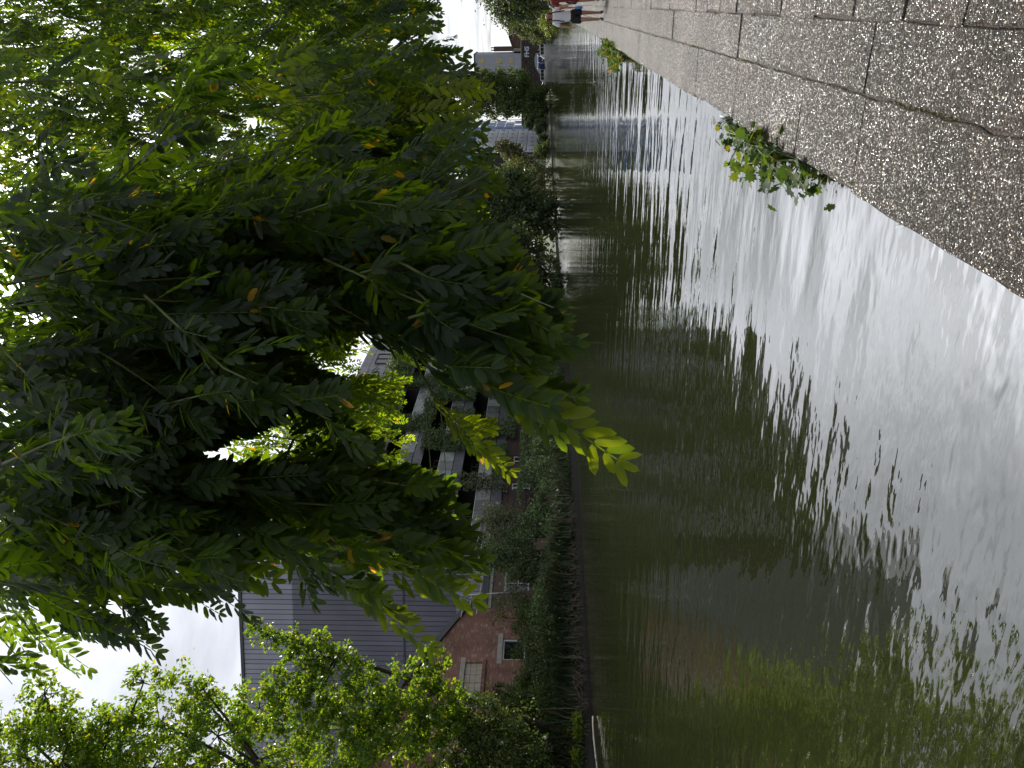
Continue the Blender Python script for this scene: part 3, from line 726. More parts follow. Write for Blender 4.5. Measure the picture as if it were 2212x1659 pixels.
# ivy on the flats ---------------------------------------------------------
def ivy_sheet(label, y0, y1, z0, z1, x=FX+.08, depth=.35, per=95, leaf=.14, mt='ivy', group='ivy hung on the flats', name='climbing_ivy', wob=.25):
    area = (y1-y0)*(z1-z0); n = int(area*per)
    yy = rng.uniform(y0, y1, n); zz = rng.uniform(z0, z1, n)
    f = np.sin(yy*2.3+z0)*.5+np.sin(yy*5.1+1)*.3+np.sin(zz*3.7+yy)*.4
    zz = zz+f*wob*np.where(zz > (z0+z1)/2, 1, -1)*.5; yy = yy+np.sin(zz*4.3)*wob*.4
    xx = x+depth*np.abs(rng.normal(size=n))*.5*(1+.6*f)
    t = thing(name, label, 'ivy', (x, (y0+y1)/2, z0), 0, group)
    cloud('foliage', M[mt], np.stack([xx, yy, zz], 1), leaf, t, down=.9, out=np.tile([.8, 0, 0], (n, 1)))
    for i in range(max(2, int((y1-y0)*.9))):
        st = MB(); q = y0+(y1-y0)*(i+.5)/max(2, int((y1-y0)*.9))
        st.tube([(x, q, z0), (x+.03, q+rng.normal()*.15, (z0+z1)/2), (x, q+rng.normal()*.2, z1)], .02, 5)
        st.build('stem', M['bark'], t)
    return t
ivy_sheet('long ivy mat along the parapet below the zinc roof of the flats', YA, YB, 14.1, 16.5, per=190, leaf=.17, depth=.6)
for nm, yc, w_, z0, z1, mt in [('ivy column nearest the brick house on the top balcony', 47.2, 2.0, 10.9, 14.2, 'ivy'), ('thick ivy column on the top balcony, second from the brick house', 55.0, 2.3, 10.8, 14.2, 'ivy'), ('top balcony ivy column, third from the brick house', 62.9, 2.4, 9.6, 14.2, 'ivy'), ('top balcony ivy column farthest from the brick house', 70.4, 2.2, 10, 14.2, 'ivy'),
                            ('broad ivy curtain hanging over the middle balcony', 52.3, 2.9, 5.6, 11.3, 'ivy'), ('middle balcony ivy column beyond the broad curtain', 60.2, 2.2, 7.6, 11.2, 'ivy'), ('middle balcony ivy column at the brick house end', 44.4, 1.7, 7.8, 11.0, 'ivy'),
                            ('bare twiggy creeper with leafy foot beside the lowest balcony', 46.4, 2.3, 4.2, 8.1, 'silver'), ('ivy bush drooping past the lowest balcony glass', 54.2, 2.6, 3.9, 8.2, 'ivy'), ('lowest balcony ivy farther along the flats', 63.0, 2.6, 4.4, 8.0, 'ivy')]:
    ivy_sheet(nm, yc-w_/2, yc+w_/2, z0, z1, per=150 if mt == 'silver' else 330, leaf=.15, mt=mt, depth=.5)

for k, (lv, zt, y0) in enumerate([('top', 11.6, 57.0), ('top', 11.6, 49.6), ('middle', 8.4, 56.2), ('middle', 8.4, 47.6), ('lowest', 5.3, 50.4), ('lowest', 5.3, 57.6), ('lowest', 5.3, 43.0)]):
    n_ = ['right of the thick ivy column', 'at the brick house end', 'far from the brick house', 'near the brick house', 'between two ivy masses', 'far along the flats', 'nearest the scaffold rails'][k]
    shrub('balcony_plant', 'leafy potted plant on the %s balcony, %s' % (lv, n_), 'plant', (FX-.35, y0, zt+.75), (.3, .9, .6), 500, .12, 'ivy', group='plants on the balconies', floor=zt-.19, clumps=14)
ivy_sheet('ivy drape over the top balcony edge between two columns', 55.8, 59.6, 10.7, 11.9, per=260, leaf=.15, depth=.4)
ivy_sheet('ivy drape over the middle balcony edge past the broad curtain', 53.4, 57.5, 7.5, 8.7, per=220, leaf=.15, depth=.4)
ivy_sheet('ivy drape over the lowest balcony edge below the broad curtain', 47.2, 51.8, 4.4, 5.5, per=200, leaf=.15, depth=.4)
# ================================================================== BANK PLANTING
def bankx(y):
    ys_ = [b[1] for b in BK]; return float(np.interp(y, ys_, [b[0] for b in BK]))
def bz(x, y):
    d = bankx(y)-x; return float(np.interp(d, [0, .35, 1.2, 3.2, 9], [0, .05, .4, 1.0, 1.2]))
def onbank(Y, off):
    """bank point seen in column Y, off metres behind the water's edge"""
    y = 40.0
    for _ in range(40):
        x = bankx(y)-off; r = ray(1172, Y); y = x/r[0]*r[1]
    return np.array([x, y, bz(x, y)])

# clipped ivy hedge under the flats
t = thing('ivy_hedge', 'long clipped ivy hedge along the foot of the planted flats', 'hedge', (-29.7, 50, .8))
n = 26000
yy = rng.uniform(42.8, 78, n); fc = rng.uniform(0, 1, n)
zz = np.where(fc < .75, rng.uniform(.5, 3.25, n), 3.25+rng.normal(size=n)*.05); xx = np.where(fc < .75, -29.0+rng.normal(size=n)*.1, rng.uniform(-30.4, -29, n))
xx += .16*np.sin(yy*1.3)+.1*np.sin(yy*3.1+zz*2); zz += .1*np.sin(yy*1.9)
cloud('foliage', M['ivy'], np.stack([xx, yy, zz], 1), .15, t, down=.7, out=np.tile([.7, 0, 0], (n, 1)))
mb = MB()
for q in np.arange(43.5, 78, 1.1): mb.tube([(-29.6, q, .5), (-29.5, q+rng.normal()*.2, 1.8), (-29.4, q+rng.normal()*.3, 3.0)], [.04, .03, .015], 5)
mb.build('stems', M['bark'], t)

def S_(name, label, Y, off, X, r, n, leaf, mt, **k):
    b = onbank(Y, off); D = (b-CC)@CF
    z = CC[2]+(CC+D*ray(X, Y))[2]-CC[2]
    r = np.array(r)*1.22; return shrub(name, label, 'shrub', (b[0]+.15, b[1], z), r, int(n*1.35), leaf, mt, floor=b[2], **k)
S_('grey_shrub', 'tall grey green shrub between the ivy hedge and the scaffold rails', 1145, 2.9, 1100, (1.2, 1.5, 1.9), 5200, .13, 'silver', clumps=40)
S_('flowering_shrub', 'low shrub dotted with pale flowers at the end of the ivy hedge', 1112, 1.7, 1180, (1.0, 1.7, 1.1), 4200, .12, 'ivy', clumps=34)
S_('dark_shrub', 'dark leafy shrub under the white casement window', 1235, 2.3, 1140, (1.0, 1.7, 1.25), 4800, .12, 'darkleaf', clumps=34)
S_('leafy_shrub', 'grey leaved shrub half covering the white casement window', 1195, 2.6, 1105, (1.0, 1.2, 1.5), 3800, .12, 'ivy', clumps=34)
S_('climbing_shrub', 'shrub climbing the corner of the red brick wall', 1345, 2.6, 1130, (.9, 1.8, 1.3), 4000, .11, 'midleaf', clumps=30)
S_('bramble', 'bramble heap below the square brick wall window', 1430, 2.0, 1165, (1.1, 1.8, .95), 4200, .1, 'darkleaf', clumps=34)
S_('nettle_patch', 'upright weedy patch against the foot of the red brick wall', 1490, 2.4, 1155, (1.0, 1.6, .9), 3600, .1, 'midleaf', clumps=34)
S_('vine', 'thin vine climbing the brick wall beside the second window', 1512, 3.4, 1080, (.3, .5, 1.6), 900, .14, 'midleaf', clumps=14, cr=.2)
S_('bright_bush', 'bright yellow green bush leaning over the water beside the floating pole', 1597, .5, 1252, (.7, .85, .6), 1500, .13, 'bright', clumps=18)
S_('pale_bush', 'smaller lime coloured sprig behind the floating pole', 1645, .6, 1250, (.5, .6, .45), 600, .12, 'bright', clumps=12)
S_('dark_thicket', 'dense dark thicket at the water under the tall glossy tree', 1640, 2.4, 1150, (1.6, 2.2, 1.9), 8000, .13, 'darkleaf', clumps=50)
S_('elder_bush', 'dark bush with glossy leaves before the second brick wall window', 1560, 2.3, 1135, (1.2, 1.5, 1.5), 5200, .12, 'midleaf', clumps=36)
S_('ivy_mound', 'low ivy mound at the waterline past the ivy hedge', 860, 1.2, 1195, (1.0, 3.2, 1.3), 4200, .15, 'ivy', clumps=34)
S_('bank_scrub', 'dark scrub along the bank behind the hanging leaf sprays', 770, 1.5, 1180, (1.3, 5, 2.0), 6500, .18, 'darkleaf', clumps=50)
S_('bank_scrub', 'dense dark scrub between the flats and the dark round trees', 690, 1.8, 1165, (1.6, 7, 3.0), 8500, .2, 'darkleaf', clumps=60)
S_('holly_bush', 'rounded dark bush at the waterline between two scaffold poles', 1225, 1.0, 1195, (.9, 1.5, .8), 2600, .12, 'darkleaf', clumps=30)
S_('ivy_tangle', 'ivy tangle at the waterline under the brick wall corner', 1330, 1.2, 1185, (.9, 2.2, .8), 3600, .12, 'ivy', clumps=34)
S_('weed_bank', 'leafy weed bank under the square brick wall window', 1400, 1.2, 1195, (.9, 1.8, .7), 3000, .11, 'midleaf', clumps=34)
S_('shade_bush', 'low shaded bush right above the orange float', 1468, 1.2, 1200, (.8, 1.6, .75), 2800, .11, 'darkleaf', clumps=30)
S_('laurel', 'spreading bush between the float and the bright yellow green bush', 1530, 1.3, 1195, (.9, 1.6, .9), 3200, .13, 'midleaf', clumps=30)
S_('hedge_bush', 'shrub swelling from the ivy hedge foot toward the water', 990, 1.2, 1180, (.9, 2.2, 1.0), 3800, .13, 'ivy', clumps=34)
S_('hedge_bush', 'second shrub at the hedge foot, under the hanging leaf tip', 930, 1.2, 1185, (.9, 2.4, 1.0), 3600, .14, 'midleaf', clumps=34)
for i, (Y, off, n, h, lab) in enumerate([(1025, .8, 700, 1.1, 'reed clump below the ivy hedge, nearest the flats\' middle'), (1070, .7, 700, 1.0, 'arching reed clump at the right of the flowering shrub'), (1150, .7, 650, 1.2, 'reed clump at the water below the tall grey green shrub'),
                                       (1205, .8, 800, 1.3, 'broad reed clump below the scaffold pole nearest the flats'), (1262, .8, 800, 1.3, 'reed clump at the water under the white casement window'), (1310, .8, 800, 1.3, 'tall reed clump under the outer scaffold pole'),
                                       (1365, .9, 900, 1.5, 'tallest browned reed clump at the corner of the red brick wall'), (1420, .8, 700, 1.2, 'reed clump at the water below the bramble heap'), (1478, .7, 700, 1.1, 'reed clump just left of the orange float'), (1535, .8, 800, 1.3, 'large arching reed clump right of the bright yellow green bush'), (1625, 1.1, 700, 1.2, 'reed clump behind the floating pole')]):
    b = onbank(Y, off); reed('reed_clump', lab, 'reeds', b, 1.0, 1.7, int(n*.8), h*1.25, .055, 'reeds along the far water edge', lean=.75)
# matted grass between: too many blades to count
n = 5000; yy = 18+62*rng.uniform(0, 1, n)**1.3
off = np.abs(rng.normal(size=n))*1.3
p = np.stack([[bankx(a) for a in yy]-off+.12, yy, np.zeros(n)], 1); p[:, 2] = [bz(a[0], a[1])-.02 for a in p]
V, F, R = blades(p, .5, .024, 1.1)
tag(np_mesh('bank_grass', V, [F], M['reed'], R), kind='stuff')
n = 42000; yy = 16+70*rng.uniform(0, 1, n)**1.2; off = rng.uniform(-.05, 1, n)**1.2*3.2; off = np.nan_to_num(off)
lump = .5+.5*np.sin(yy*1.7+np.sin(yy*.6)*3)*np.cos(off*2.1+yy*.9)
p = np.stack([[bankx(a) for a in yy]-off+.1, yy, np.zeros(n)], 1); p[:, 2] = [bz(a[0], a[1]) for a in p]; p[:, 2] += rng.uniform(0, 1, n)*(.15+1.05*lump**2)
o_ = thing('ground_cover', None, None, (-28, 40, 0)); tag(o_, kind='stuff')
cloud('leaves', M['darkleaf'], p, .11, o_, down=.5)
# dead stems hanging down to the water
for i, (Y, lab) in enumerate([(1110, 'tangle of dry stems at the water below the flowering shrub'), (1200, 'dry brown stems hanging over the dark edge below the scaffold'), (1275, 'dead twig tangle at the water below the white casement window'), (1350, 'dry twigs bowing to the water under the brick wall corner'), (1400, 'dense dead twig heap at the water below the square window'), (1455, 'sparse dry twigs at the edge just right of the orange float'), (1520, 'thick dead stems lying along the edge right of the bright bush')]):
    b = onbank(Y, .1); t = thing('dead_twigs', lab, 'dead stems', (b[0], b[1], 0), 0, 'dead stems along the far water edge')
    mb = MB()
    for k in range(60):
        a = np.array([b[0]-rng.uniform(0, .6), b[1]+rng.normal()*.9, rng.uniform(.05, .55)])
        e = np.array([b[0]+rng.uniform(.05, .45), a[1]+rng.normal()*.5, rng.uniform(-.28, .12)])
        mm = (a+e)/2+np.array([.12, 0, rng.uniform(.03, .25)])
        mb.tube([a, mm, e], [.014, .011, .006], 4, caps=False)
    mb.build('stems', M['deadtwig'], t)
# long pole floating at the edge, and the float
a, b_ = G(1281, 1548, WZ+.08), G(1292, 1690, WZ+.16)
mb = MB(); pp = [a+(b_-a)*t+UP*(.02*math.sin(t*5)) for t in np.linspace(0, 1, 9)]
mb.tube(pp, [.038+.008*(i % 2) for i in range(9)], 10)
tag(mb.build('floating_pole', mat('bleached_wood', (.08, .072, .055), .8, .3, 6, .4, 20, stretch=(4, .6, 4)), smooth=True), 'long pale wooden pole lying in the water by the lime bushes', 'pole')
mb = MB(); q = G(1264.5, 1468, WZ+.1); mb.tube([q-UP*.12, q-UP*.09, q+UP*.03, q+UP*.08, q+UP*.11], [.04, .09, .11, .08, .03], 12)
tag(mb.build('float', mat('orange_plastic', (.75, .28, .02), .4, .1, 5), smooth=True), 'small orange float caught at the reedy water edge', 'float')

# ================================================================== TREES
def T_(name, label, blobs, base, n, leaf, mt, tr, **k):
    bl = [(P(X, Y, D), r) for X, Y, D, r in blobs]
    return tree(name, label, 'tree', base, bl, n, leaf, mt, tr, **k)
def bb(Y, off): 
    b = onbank(Y, off); return b
T_('tall_tree', 'tall glossy leaved tree at the left end rising above the brick house', [(40,1575,33,1.5),(95,1500,33,1.0),(60,1640,33,2.0),(150,1560,33,1.5),(135,1640,32,2.0),(310,1475,33,.9),(345,1560,33,2.0),(250,1620,33,1.9),(235,1560,33,1.0),(330,1660,32,2.2),(440,1510,33,1.0),(470,1590,33,2.0),(440,1490,32.5,.7),(560,1640,32,2.3),(200,1740,33,3),(420,1760,33,3),(600,1760,33,3),(-120,1640,33,2.6),(-150,1760,33,3)],
   bb(1665, 1.6), 40000, .2, 'poplar', .26, clumps=40, cr=.24)
T_('sapling_poplar', 'yellow green spindly tree in front of the grey metal clad block', [(548,1352,31,.4),(580,1372,31,.55),(620,1385,31,.6),(650,1430,31,.8),(690,1378,31,.4),(700,1420,31,.7),(745,1410,31,.4),(690,1490,31,1.1),(640,1530,31,1.2),(560,1530,31,1.0),(600,1465,31,.7),(760,1450,30.5,.6),(790,1510,30.5,1.3),(740,1570,30.5,1.6),(860,1560,30,1.6),(880,1480,30,1.1),(930,1430,30,.7),(940,1520,30,1.3),(960,1600,30,1.6),(800,1640,30,2.0)],
   bb(1590, 1.2), 27000, .165, 'poplar', .14, clumps=34, cr=.2)
T_('dark_bush_tree', 'dense dark low tree beside the blocked opening of the brick house', [(1020,1600,30.5,1.5),(1060,1560,30.5,1.2),(1090,1620,30,1.6),(1020,1680,30,1.9),(1130,1670,30,1.5)], bb(1620, 1.4), 15000, .14, 'midleaf', .16, clumps=44)
# dark round trees further along the far bank
T_('round_tree', 'dark round headed tree behind the drooping leaf tips, nearest of the dark row', [(1060,600,72,3.6),(1120,560,70,3.2),(1130,640,70,3.2),(1030,550,74,3.4),(1080,660,72,3.5),(1160,600,68,2.2)], bb(600, 2), 30000, .34, 'darkleaf', .3, clumps=60)
T_('round_tree', 'broad dark tree in the middle of the row over the water', [(1045,470,98,5),(1100,430,96,4.6),(1120,500,94,4.6),(1060,530,98,4.6),(1160,460,93,3.2),(1020,520,100,4)], bb(480, 3), 30000, .44, 'darkleaf', .35, clumps=70)
T_('rust_tinged_tree', 'narrow rust tinged tree before the white sheeted building', [(1080,316,140,1.3),(1096,322,140,1.8),(1112,332,139,1.8),(1120,350,138,2.3),(1104,342,139,1.5),(1140,362,135,2.8),(1130,385,133,3.4),(1165,395,127,3)], bb(372, 3), 15000, .36, 'rust', .2, clumps=50)
S_('conifer_bush', 'fresh green feathery bush at the water by the white sheeted building', 332, 1.2, 1172, (1.5, 3.0, 1.5), 3500, .3, 'midleaf', clumps=40)
T_('willow', 'huge drooping green willow beside the canal bridge', [(1010,195,196,4.2),(1040,180,196,3.6),(1025,226,196,3.0),(1060,210,194,4.8),(1080,185,196,4.0),(1100,228,190,3.4),(1110,200,192,5.2),(1120,172,196,2.8),(1150,222,188,4.0),(1160,252,184,1.8),(1165,205,190,2.8)],
   bb(212, 4), 30000, .5, 'midleaf', .6, clumps=80, down=1.2)
T_('bank_tree', 'dark low tree at the water between willow and sheeted scaffold', [(1168,272,180,1.7),(1145,262,184,1.8),(1174,300,165,1.2)], bb(272, 2.5), 5000, .45, 'darkleaf', .25, clumps=40)
# right bank
T_('dark_tree', 'tall dark tree on the near bank behind the walkers', [(1085,-2,120,3.0),(1075,-50,118,5),(1110,5,120,3.2),(1135,-30,116,5),(1140,30,122,3.0),(1060,-90,118,5)], np.array([2.5, 118, 0]), 15000, .42, 'darkleaf', .35, clumps=60)
T_('bank_ash', 'grey green tree leaning over the canal near the bridge', [(1100,40,170,2.6),(1118,52,172,2.4),(1135,66,175,2.2),(1155,50,170,2.8),(1165,72,175,1.6)], np.array([-2.5, 168, 0]), 10000, .42, 'silver', .25, clumps=44)
shrub('yellow_shrub', 'yellow green shrub overhanging the water behind the woman in white', 'shrub', P(1185, 50, 76), (1.1, 2.2, 1.15), 3200, .15, 'yellowleaf', floor=-.25, clumps=40, down=.8)
shrub('water_edge_shrub', 'low shrub with reddish leaves on the towpath edge beside the woman', 'shrub', (-1.12, 21.0, -.02), (.3, 2.6, .25), 2300, .085, 'maple', floor=-.25, clumps=40)
shrub('dark_bank_shrub', 'dark shrub under the bridge end on the near bank', 'shrub', P(1165, 80, 205), (2.6, 4, 2.4), 2500, .5, 'darkleaf', floor=0, clumps=40)
# background wood past the bridge
n = 9000; p = np.stack([rng.uniform(-120, 110, n), rng.uniform(385, 420, n), np.zeros(n)], 1)
p[:, 2] = rng.uniform(0, 1, n)*(6+3*np.sin(p[:, 0]*.13)+2*np.sin(p[:, 0]*.41+1))
w_ = thing('far_wood', None, None, (0, 400, 0)); tag(w_, kind='stuff'); 
cloud('foliage', M['midleaf'], p, 1.1, w_)

# ================================================================== BRIDGE AND FAR TOWN
def Yp(X, Y, y): r = ray(X, Y); return CC+r*y/r[1]
BY = 240.0
cb_ = Yp(1154, 134, BY); sp_ = Yp(1171, 175, BY); pt = Yp(1125, 134, BY)[2]
hw = abs(sp_[0]-cb_[0]); zs_, zc_ = WZ-.4, cb_[2]
tb = thing('canal_bridge', 'dark brick arched canal bridge with white painted letters', 'bridge', (cb_[0], BY, 0))
mb = MB(); xs = list(cb_[0]+hw*np.cos(np.linspace(math.pi, 0, 25)))
arc = lambda x: zs_+(zc_-zs_)*math.sqrt(max(0, 1-((x-cb_[0])/hw)**2))
for x0, x1 in zip(xs[:-1], xs[1:]):
    a0, a1 = arc(x0), arc(x1)
    mb.poly([(x0, BY, a0), (x1, BY, a1), (x1, BY, pt-1.05), (x0, BY, pt-1.05)]); mb.poly([(x1, BY+8, a1), (x0, BY+8, a0), (x0, BY+8, pt-1.05), (x1, BY+8, pt-1.05)])
    mb.poly([(x0, BY, a0), (x0, BY+8, a0), (x1, BY+8, a1), (x1, BY, a1)])
mb.box((cb_[0]-hw-30, BY, -1.5), (cb_[0]-hw, BY+8, pt-1.05)); mb.box((cb_[0]+hw, BY, -1.5), (cb_[0]+hw+26, BY+8, pt-1.05))
mb.build('arch_wall', M['brickdark'], tb, fix=False)
bpy.data.objects['arch_wall'].location = -Vector(tb.location)
mb = MB(); mb.box((cb_[0]-hw-30, BY-.12, pt-1.04), (cb_[0]+hw+26, BY+.5, pt-.2)); mb.box((cb_[0]-hw-30, BY+7.5, pt-1.04), (cb_[0]+hw+26, BY+8, pt-.2)); mb.build('parapet', M['brickdark'], tb)
mb = MB(); mb.box((cb_[0]-hw-30, BY-.2, pt-.195), (cb_[0]+hw+26, BY+.6, pt)); mb.build('coping_stone', M['concrete'], tb)
mb = MB(); mb.box((cb_[0]-hw-30, BY+.51, pt-1.4), (cb_[0]+hw+26, BY+7.49, pt-1.06)); mb.build('deck', M['slate'], tb)
ring = MB(); aa = np.linspace(math.pi, 0, 33)
for a0, a1 in zip(aa[:-1], aa[1:]):
    q = lambda a, k, y: (cb_[0]+(hw+k)*math.cos(a), y, zs_+(zc_-zs_+k)*math.sin(a))
    ring.mesh([q(a0+.004, .01, BY-.06), q(a1-.004, .01, BY-.06), q(a1-.004, .5, BY-.06), q(a0+.004, .5, BY-.06), q(a0, .01, BY-.01), q(a1, .01, BY-.01), q(a1, .5, BY-.01), q(a0, .5, BY-.01)], [(0,1,2,3),(0,4,5,1),(2,6,7,3),(1,5,6,2),(3,7,4,0)])
ring.build('arch_ring', M['brickdark'], tb)
def text_mesh(name, txt, size, mt, parent, origin, xdir, extr=.004, weight=.02):
    cu = bpy.data.curves.new(name, 'FONT'); cu.body = txt; cu.size = size; cu.extrude = extr; cu.offset = weight; cu.resolution_u = 2
    o = bpy.data.objects.new('t', cu); COL.objects.link(o); bpy.context.view_layer.update()
    me = bpy.data.meshes.new_from_object(o.evaluated_get(bpy.context.evaluated_depsgraph_get())); bpy.data.objects.remove(o)
    me.materials.clear(); me.materials.append(mt); me.name = name
    r = link(name, me, parent)
    x = Vector(xdir); z = Vector((0, 0, 1)); n = x.cross(z)
    m = Matrix((x, z, n)).transposed().to_4x4(); m.translation = Vector([float(c) for c in origin])
    r.matrix_local = parent_matrix(parent).inverted() @ m
    return r
M['graffiti'] = mat('white_graffiti', (.62, .66, .74), .7, .15, 4)
q = Yp(1142.3, 123.5, BY-.02)
text_mesh('painted_letters', 'FHS', 1.75, M['graffiti'], tb, (q[0], BY-.02, q[2]), (1, 0, 0), weight=.05)

# boats moored beneath the bridge
def boat(label, c, L, W, hz, cabin, rz, ch=1.05, win='darkglass', canopy=True):
    t = thing('cabin_boat', label, 'boat', c, rz, 'boats moored by the bridge')
    M_ = parent_matrix(t)
    def wv(pts): return [tuple(M_ @ Vector(p)) for p in pts]
    ts = np.linspace(-1, 1, 15); rows = []
    for s_ in ts:
        w = W/2*(1-max(0, s_)**2.6)*(.92 if s_ < -.9 else 1); sh = hz*(1+.22*max(0, s_)**2)
        rows.append([(s_*L/2, -w, sh), (s_*L/2, -w*.92, sh*.45), (s_*L/2, -w*.7, -.25), (s_*L/2, w*.7, -.25), (s_*L/2, w*.92, sh*.45), (s_*L/2, w, sh)])
    mb = MB(); vs = wv([p for r in rows for p in r]); fs = []
    for i in range(14):
        for j in range(5): fs.append((i*6+j, i*6+j+1, (i+1)*6+j+1, (i+1)*6+j))
        fs.append((i*6+5, i*6, (i+1)*6, (i+1)*6+5))
    fs += [tuple(range(6))]
    mb.mesh(vs, fs); mb.build('hull', M['whitepaint'], t, smooth=False)
    mb = MB()
    x0, x1 = cabin; ww = W*.36
    vs = wv([(x0, -ww, hz), (x1, -ww*.8, hz), (x1, ww*.8, hz), (x0, ww, hz), (x0+.1, -ww*.86, hz+ch), (x1-.9, -ww*.7, hz+ch*.92), (x1-.9, ww*.7, hz+ch*.92), (x0+.1, ww*.86, hz+ch)])
    mb.mesh(vs, [(0,1,5,4),(1,2,6,5),(2,3,7,6),(3,0,4,7),(4,5,6,7)]); mb.build('cabin', M['whitepaint'], t)
    for sy in (-1, 1):
        n_ = 3
        for k in range(n_):
            a = x0+.25+(x1-x0-1.3)*k/n_; b_ = x0+.25+(x1-x0-1.3)*(k+.86)/n_
            mb = MB(); yy0 = sy*(ww*.97); yy1 = sy*(ww*.88)
            mb.mesh(wv([(a, yy0+sy*.01, hz+ch*.27), (b_, yy0*.97+sy*.02, hz+ch*.27), (b_, yy1*.95+sy*.03, hz+ch*.8), (a, yy1+sy*.02, hz+ch*.8), (a, yy0-sy*.05, hz+ch*.27), (b_, yy0-sy*.06, hz+ch*.27), (b_, yy1-sy*.06, hz+ch*.8), (a, yy1-sy*.06, hz+ch*.8)]), [(0,1,2,3),(7,6,5,4),(0,4,5,1),(1,5,6,2),(2,6,7,3),(3,7,4,0)])
            mb.build('window', M[win], t)
    if canopy:
        mb = MB(); ts2 = np.linspace(0, math.pi, 9); a, b_ = -L/2+.3, x0+.2
        vs = wv([(x, ww*1.05*math.cos(w), hz+.15+1.28*ch*math.sin(w)**.7) for x in (a, (a+b_)/2, b_) for w in ts2])
        fs = [(i*9+j, i*9+j+1, (i+1)*9+j+1, (i+1)*9+j) for i in range(2) for j in range(8)]+[tuple(range(9)), tuple(range(18, 27))]
        mb.mesh(vs, fs); mb.build('canopy', mat('navy_canvas', (.02, .03, .09), .8, .2, 4), t)
        for x in (a+.05, (a+b_)/2, b_):
            mb = MB(); mb.tube(wv([(x, ww*1.07*math.cos(w), hz+.16+1.3*ch*math.sin(w)**.7) for w in ts2]), .05, 6); mb.build('hoop', M['whitepaint'], t)
    mb = MB()
    for sy in (-1, 1):
        rail = [(s_*L/2, sy*W/2*.93*(1-max(0, s_)**2.6), hz*(1+.22*max(0, s_)**2)+.55) for s_ in np.linspace(.25, .97, 6)]
        mb.tube(wv(rail), .02, 5)
        for p_ in rail[::2]: mb.tube(wv([(p_[0], p_[1], p_[2]-.55), p_]), .018, 5)
    mb.build('rail', M['steel'], t)
    return t
q = Yp(1187, 146, 229); boat('white cabin boat with navy canopy moored left under the bridge arch', (q[0]-.5, 229, WZ), 8.4, 3.0, 1.25, (-.6, 3.6), rad(165), 1.5)
q = Yp(1187, 108, 224); boat('smaller plain white cabin boat at the right of the navy canopied boat', (q[0], 224, WZ), 5.6, 2.4, 1.3, (-1.6, 2.3), rad(190), 1.5, canopy=False)

# houses beyond the bridge
HYY = 300.0
apx = Yp(1099, 79, HYY); ev = Yp(1113.5, 122, HYY); bs = 2.0
hwid = abs(apx[0]-ev[0])
tb = thing('gabled_house', 'brown gabled house rising behind the bridge parapet', 'house', (apx[0], HYY, 0))
M['brownbrick'] = brickmat('brown_brick', (.14, .085, .07), (.11, .07, .06), (.13, .11, .1))
mb = MB(); mb.prism([(apx[0]-hwid*.93, bs-1), (apx[0]+hwid*.93, bs-1), (apx[0]+hwid*.93, ev[2]), (apx[0], apx[2]-.4), (apx[0]-hwid*.93, ev[2])], 'y', HYY, HYY+10); mb.build('wall', M['brownbrick'], tb)
mb = MB()
for sg in (-1, 1): mb.prism([(apx[0], apx[2]-.25), (apx[0]+sg*hwid*1.03, ev[2]-.4), (apx[0]+sg*hwid*1.03, ev[2]), (apx[0], apx[2]+.15)], 'y', HYY-.4, HYY+10.4)
mb.build('roof', mat('brown_tile', (.1, .065, .05), .8, .25, 3), tb)
for xx in (-3.2, 0, 3.2):
    mb = MB(); mb.box((apx[0]+xx-.7, HYY-.06, 7.4), (apx[0]+xx+.7, HYY-.01, 9.0)); mb.build('window', M['darkglass'], tb)
mb = MB(); mb.box((apx[0]-hwid*.7, HYY+3, apx[2]-3.2), (apx[0]-hwid*.7+1.2, HYY+4.4, apx[2]+.6)); mb.build('chimney', M['brownbrick'], tb)
er = Yp(1025, 118, 290); el = Yp(1025, 190, 290)
tb = thing('grey_flats', 'pale grey tower of flats with yellowish window panels above the bridge', 'building', (er[0], 290, 0))
mb = MB(); mb.box((el[0], 290, 0), (er[0], 304, er[2])); mb.build('wall', mat('grey_render', (.3, .31, .35), .7, .1, 1), tb)
M['amber'] = mat('amber_panel', (.4, .35, .2), .4, .3, .4)  # plain yellowish colour of the window panels
for (X0, X1) in ((1035, 1047), (1072, 1084), (1099, 1108)):
    for Yc in (130, 150, 170):
        a = Yp(X0, Yc-6, 290); c = Yp(X1, Yc+6, 290)
        mb = MB(); mb.box((c[0], 289.9, c[2]), (a[0], 289.985, a[2])); mb.build('window', M['amber'], tb)
mb = MB(); mb.box((el[0]-.2, 289.7, er[2]), (er[0]+.25, 304.3, er[2]+.35)); mb.build('roof_edge', M['slate'], tb)
tb = thing('chimney_house', 'narrow pale house with chimney stacks beside the grey flats', 'house', (er[0]+3, 294, 0))
a = Yp(1108, 106, 294)
mb = MB(); mb.box((er[0]+.6, 294, 0), (a[0], 303, a[2])); mb.build('wall', mat('buff_render', (.3, .28, .22), .8, .15, 2), tb)
mb = MB(); q = Yp(1066, 114, 293); mb.box((er[0]+.62, 295, a[2]), (er[0]+2.2, 297, q[2]), bev=.1)
for k in range(2): mb.tube([(er[0]+1.0+.8*k, 296, q[2]), (er[0]+1.0+.8*k, 296, q[2]+1)], .22, 8)
mb.build('chimney', M['brownbrick'], tb)
mb = MB(); mb.box((er[0]+.55, 293.9, a[2]), (a[0]+.2, 303.2, a[2]+.3)); mb.build('roof', M['slate'], tb)

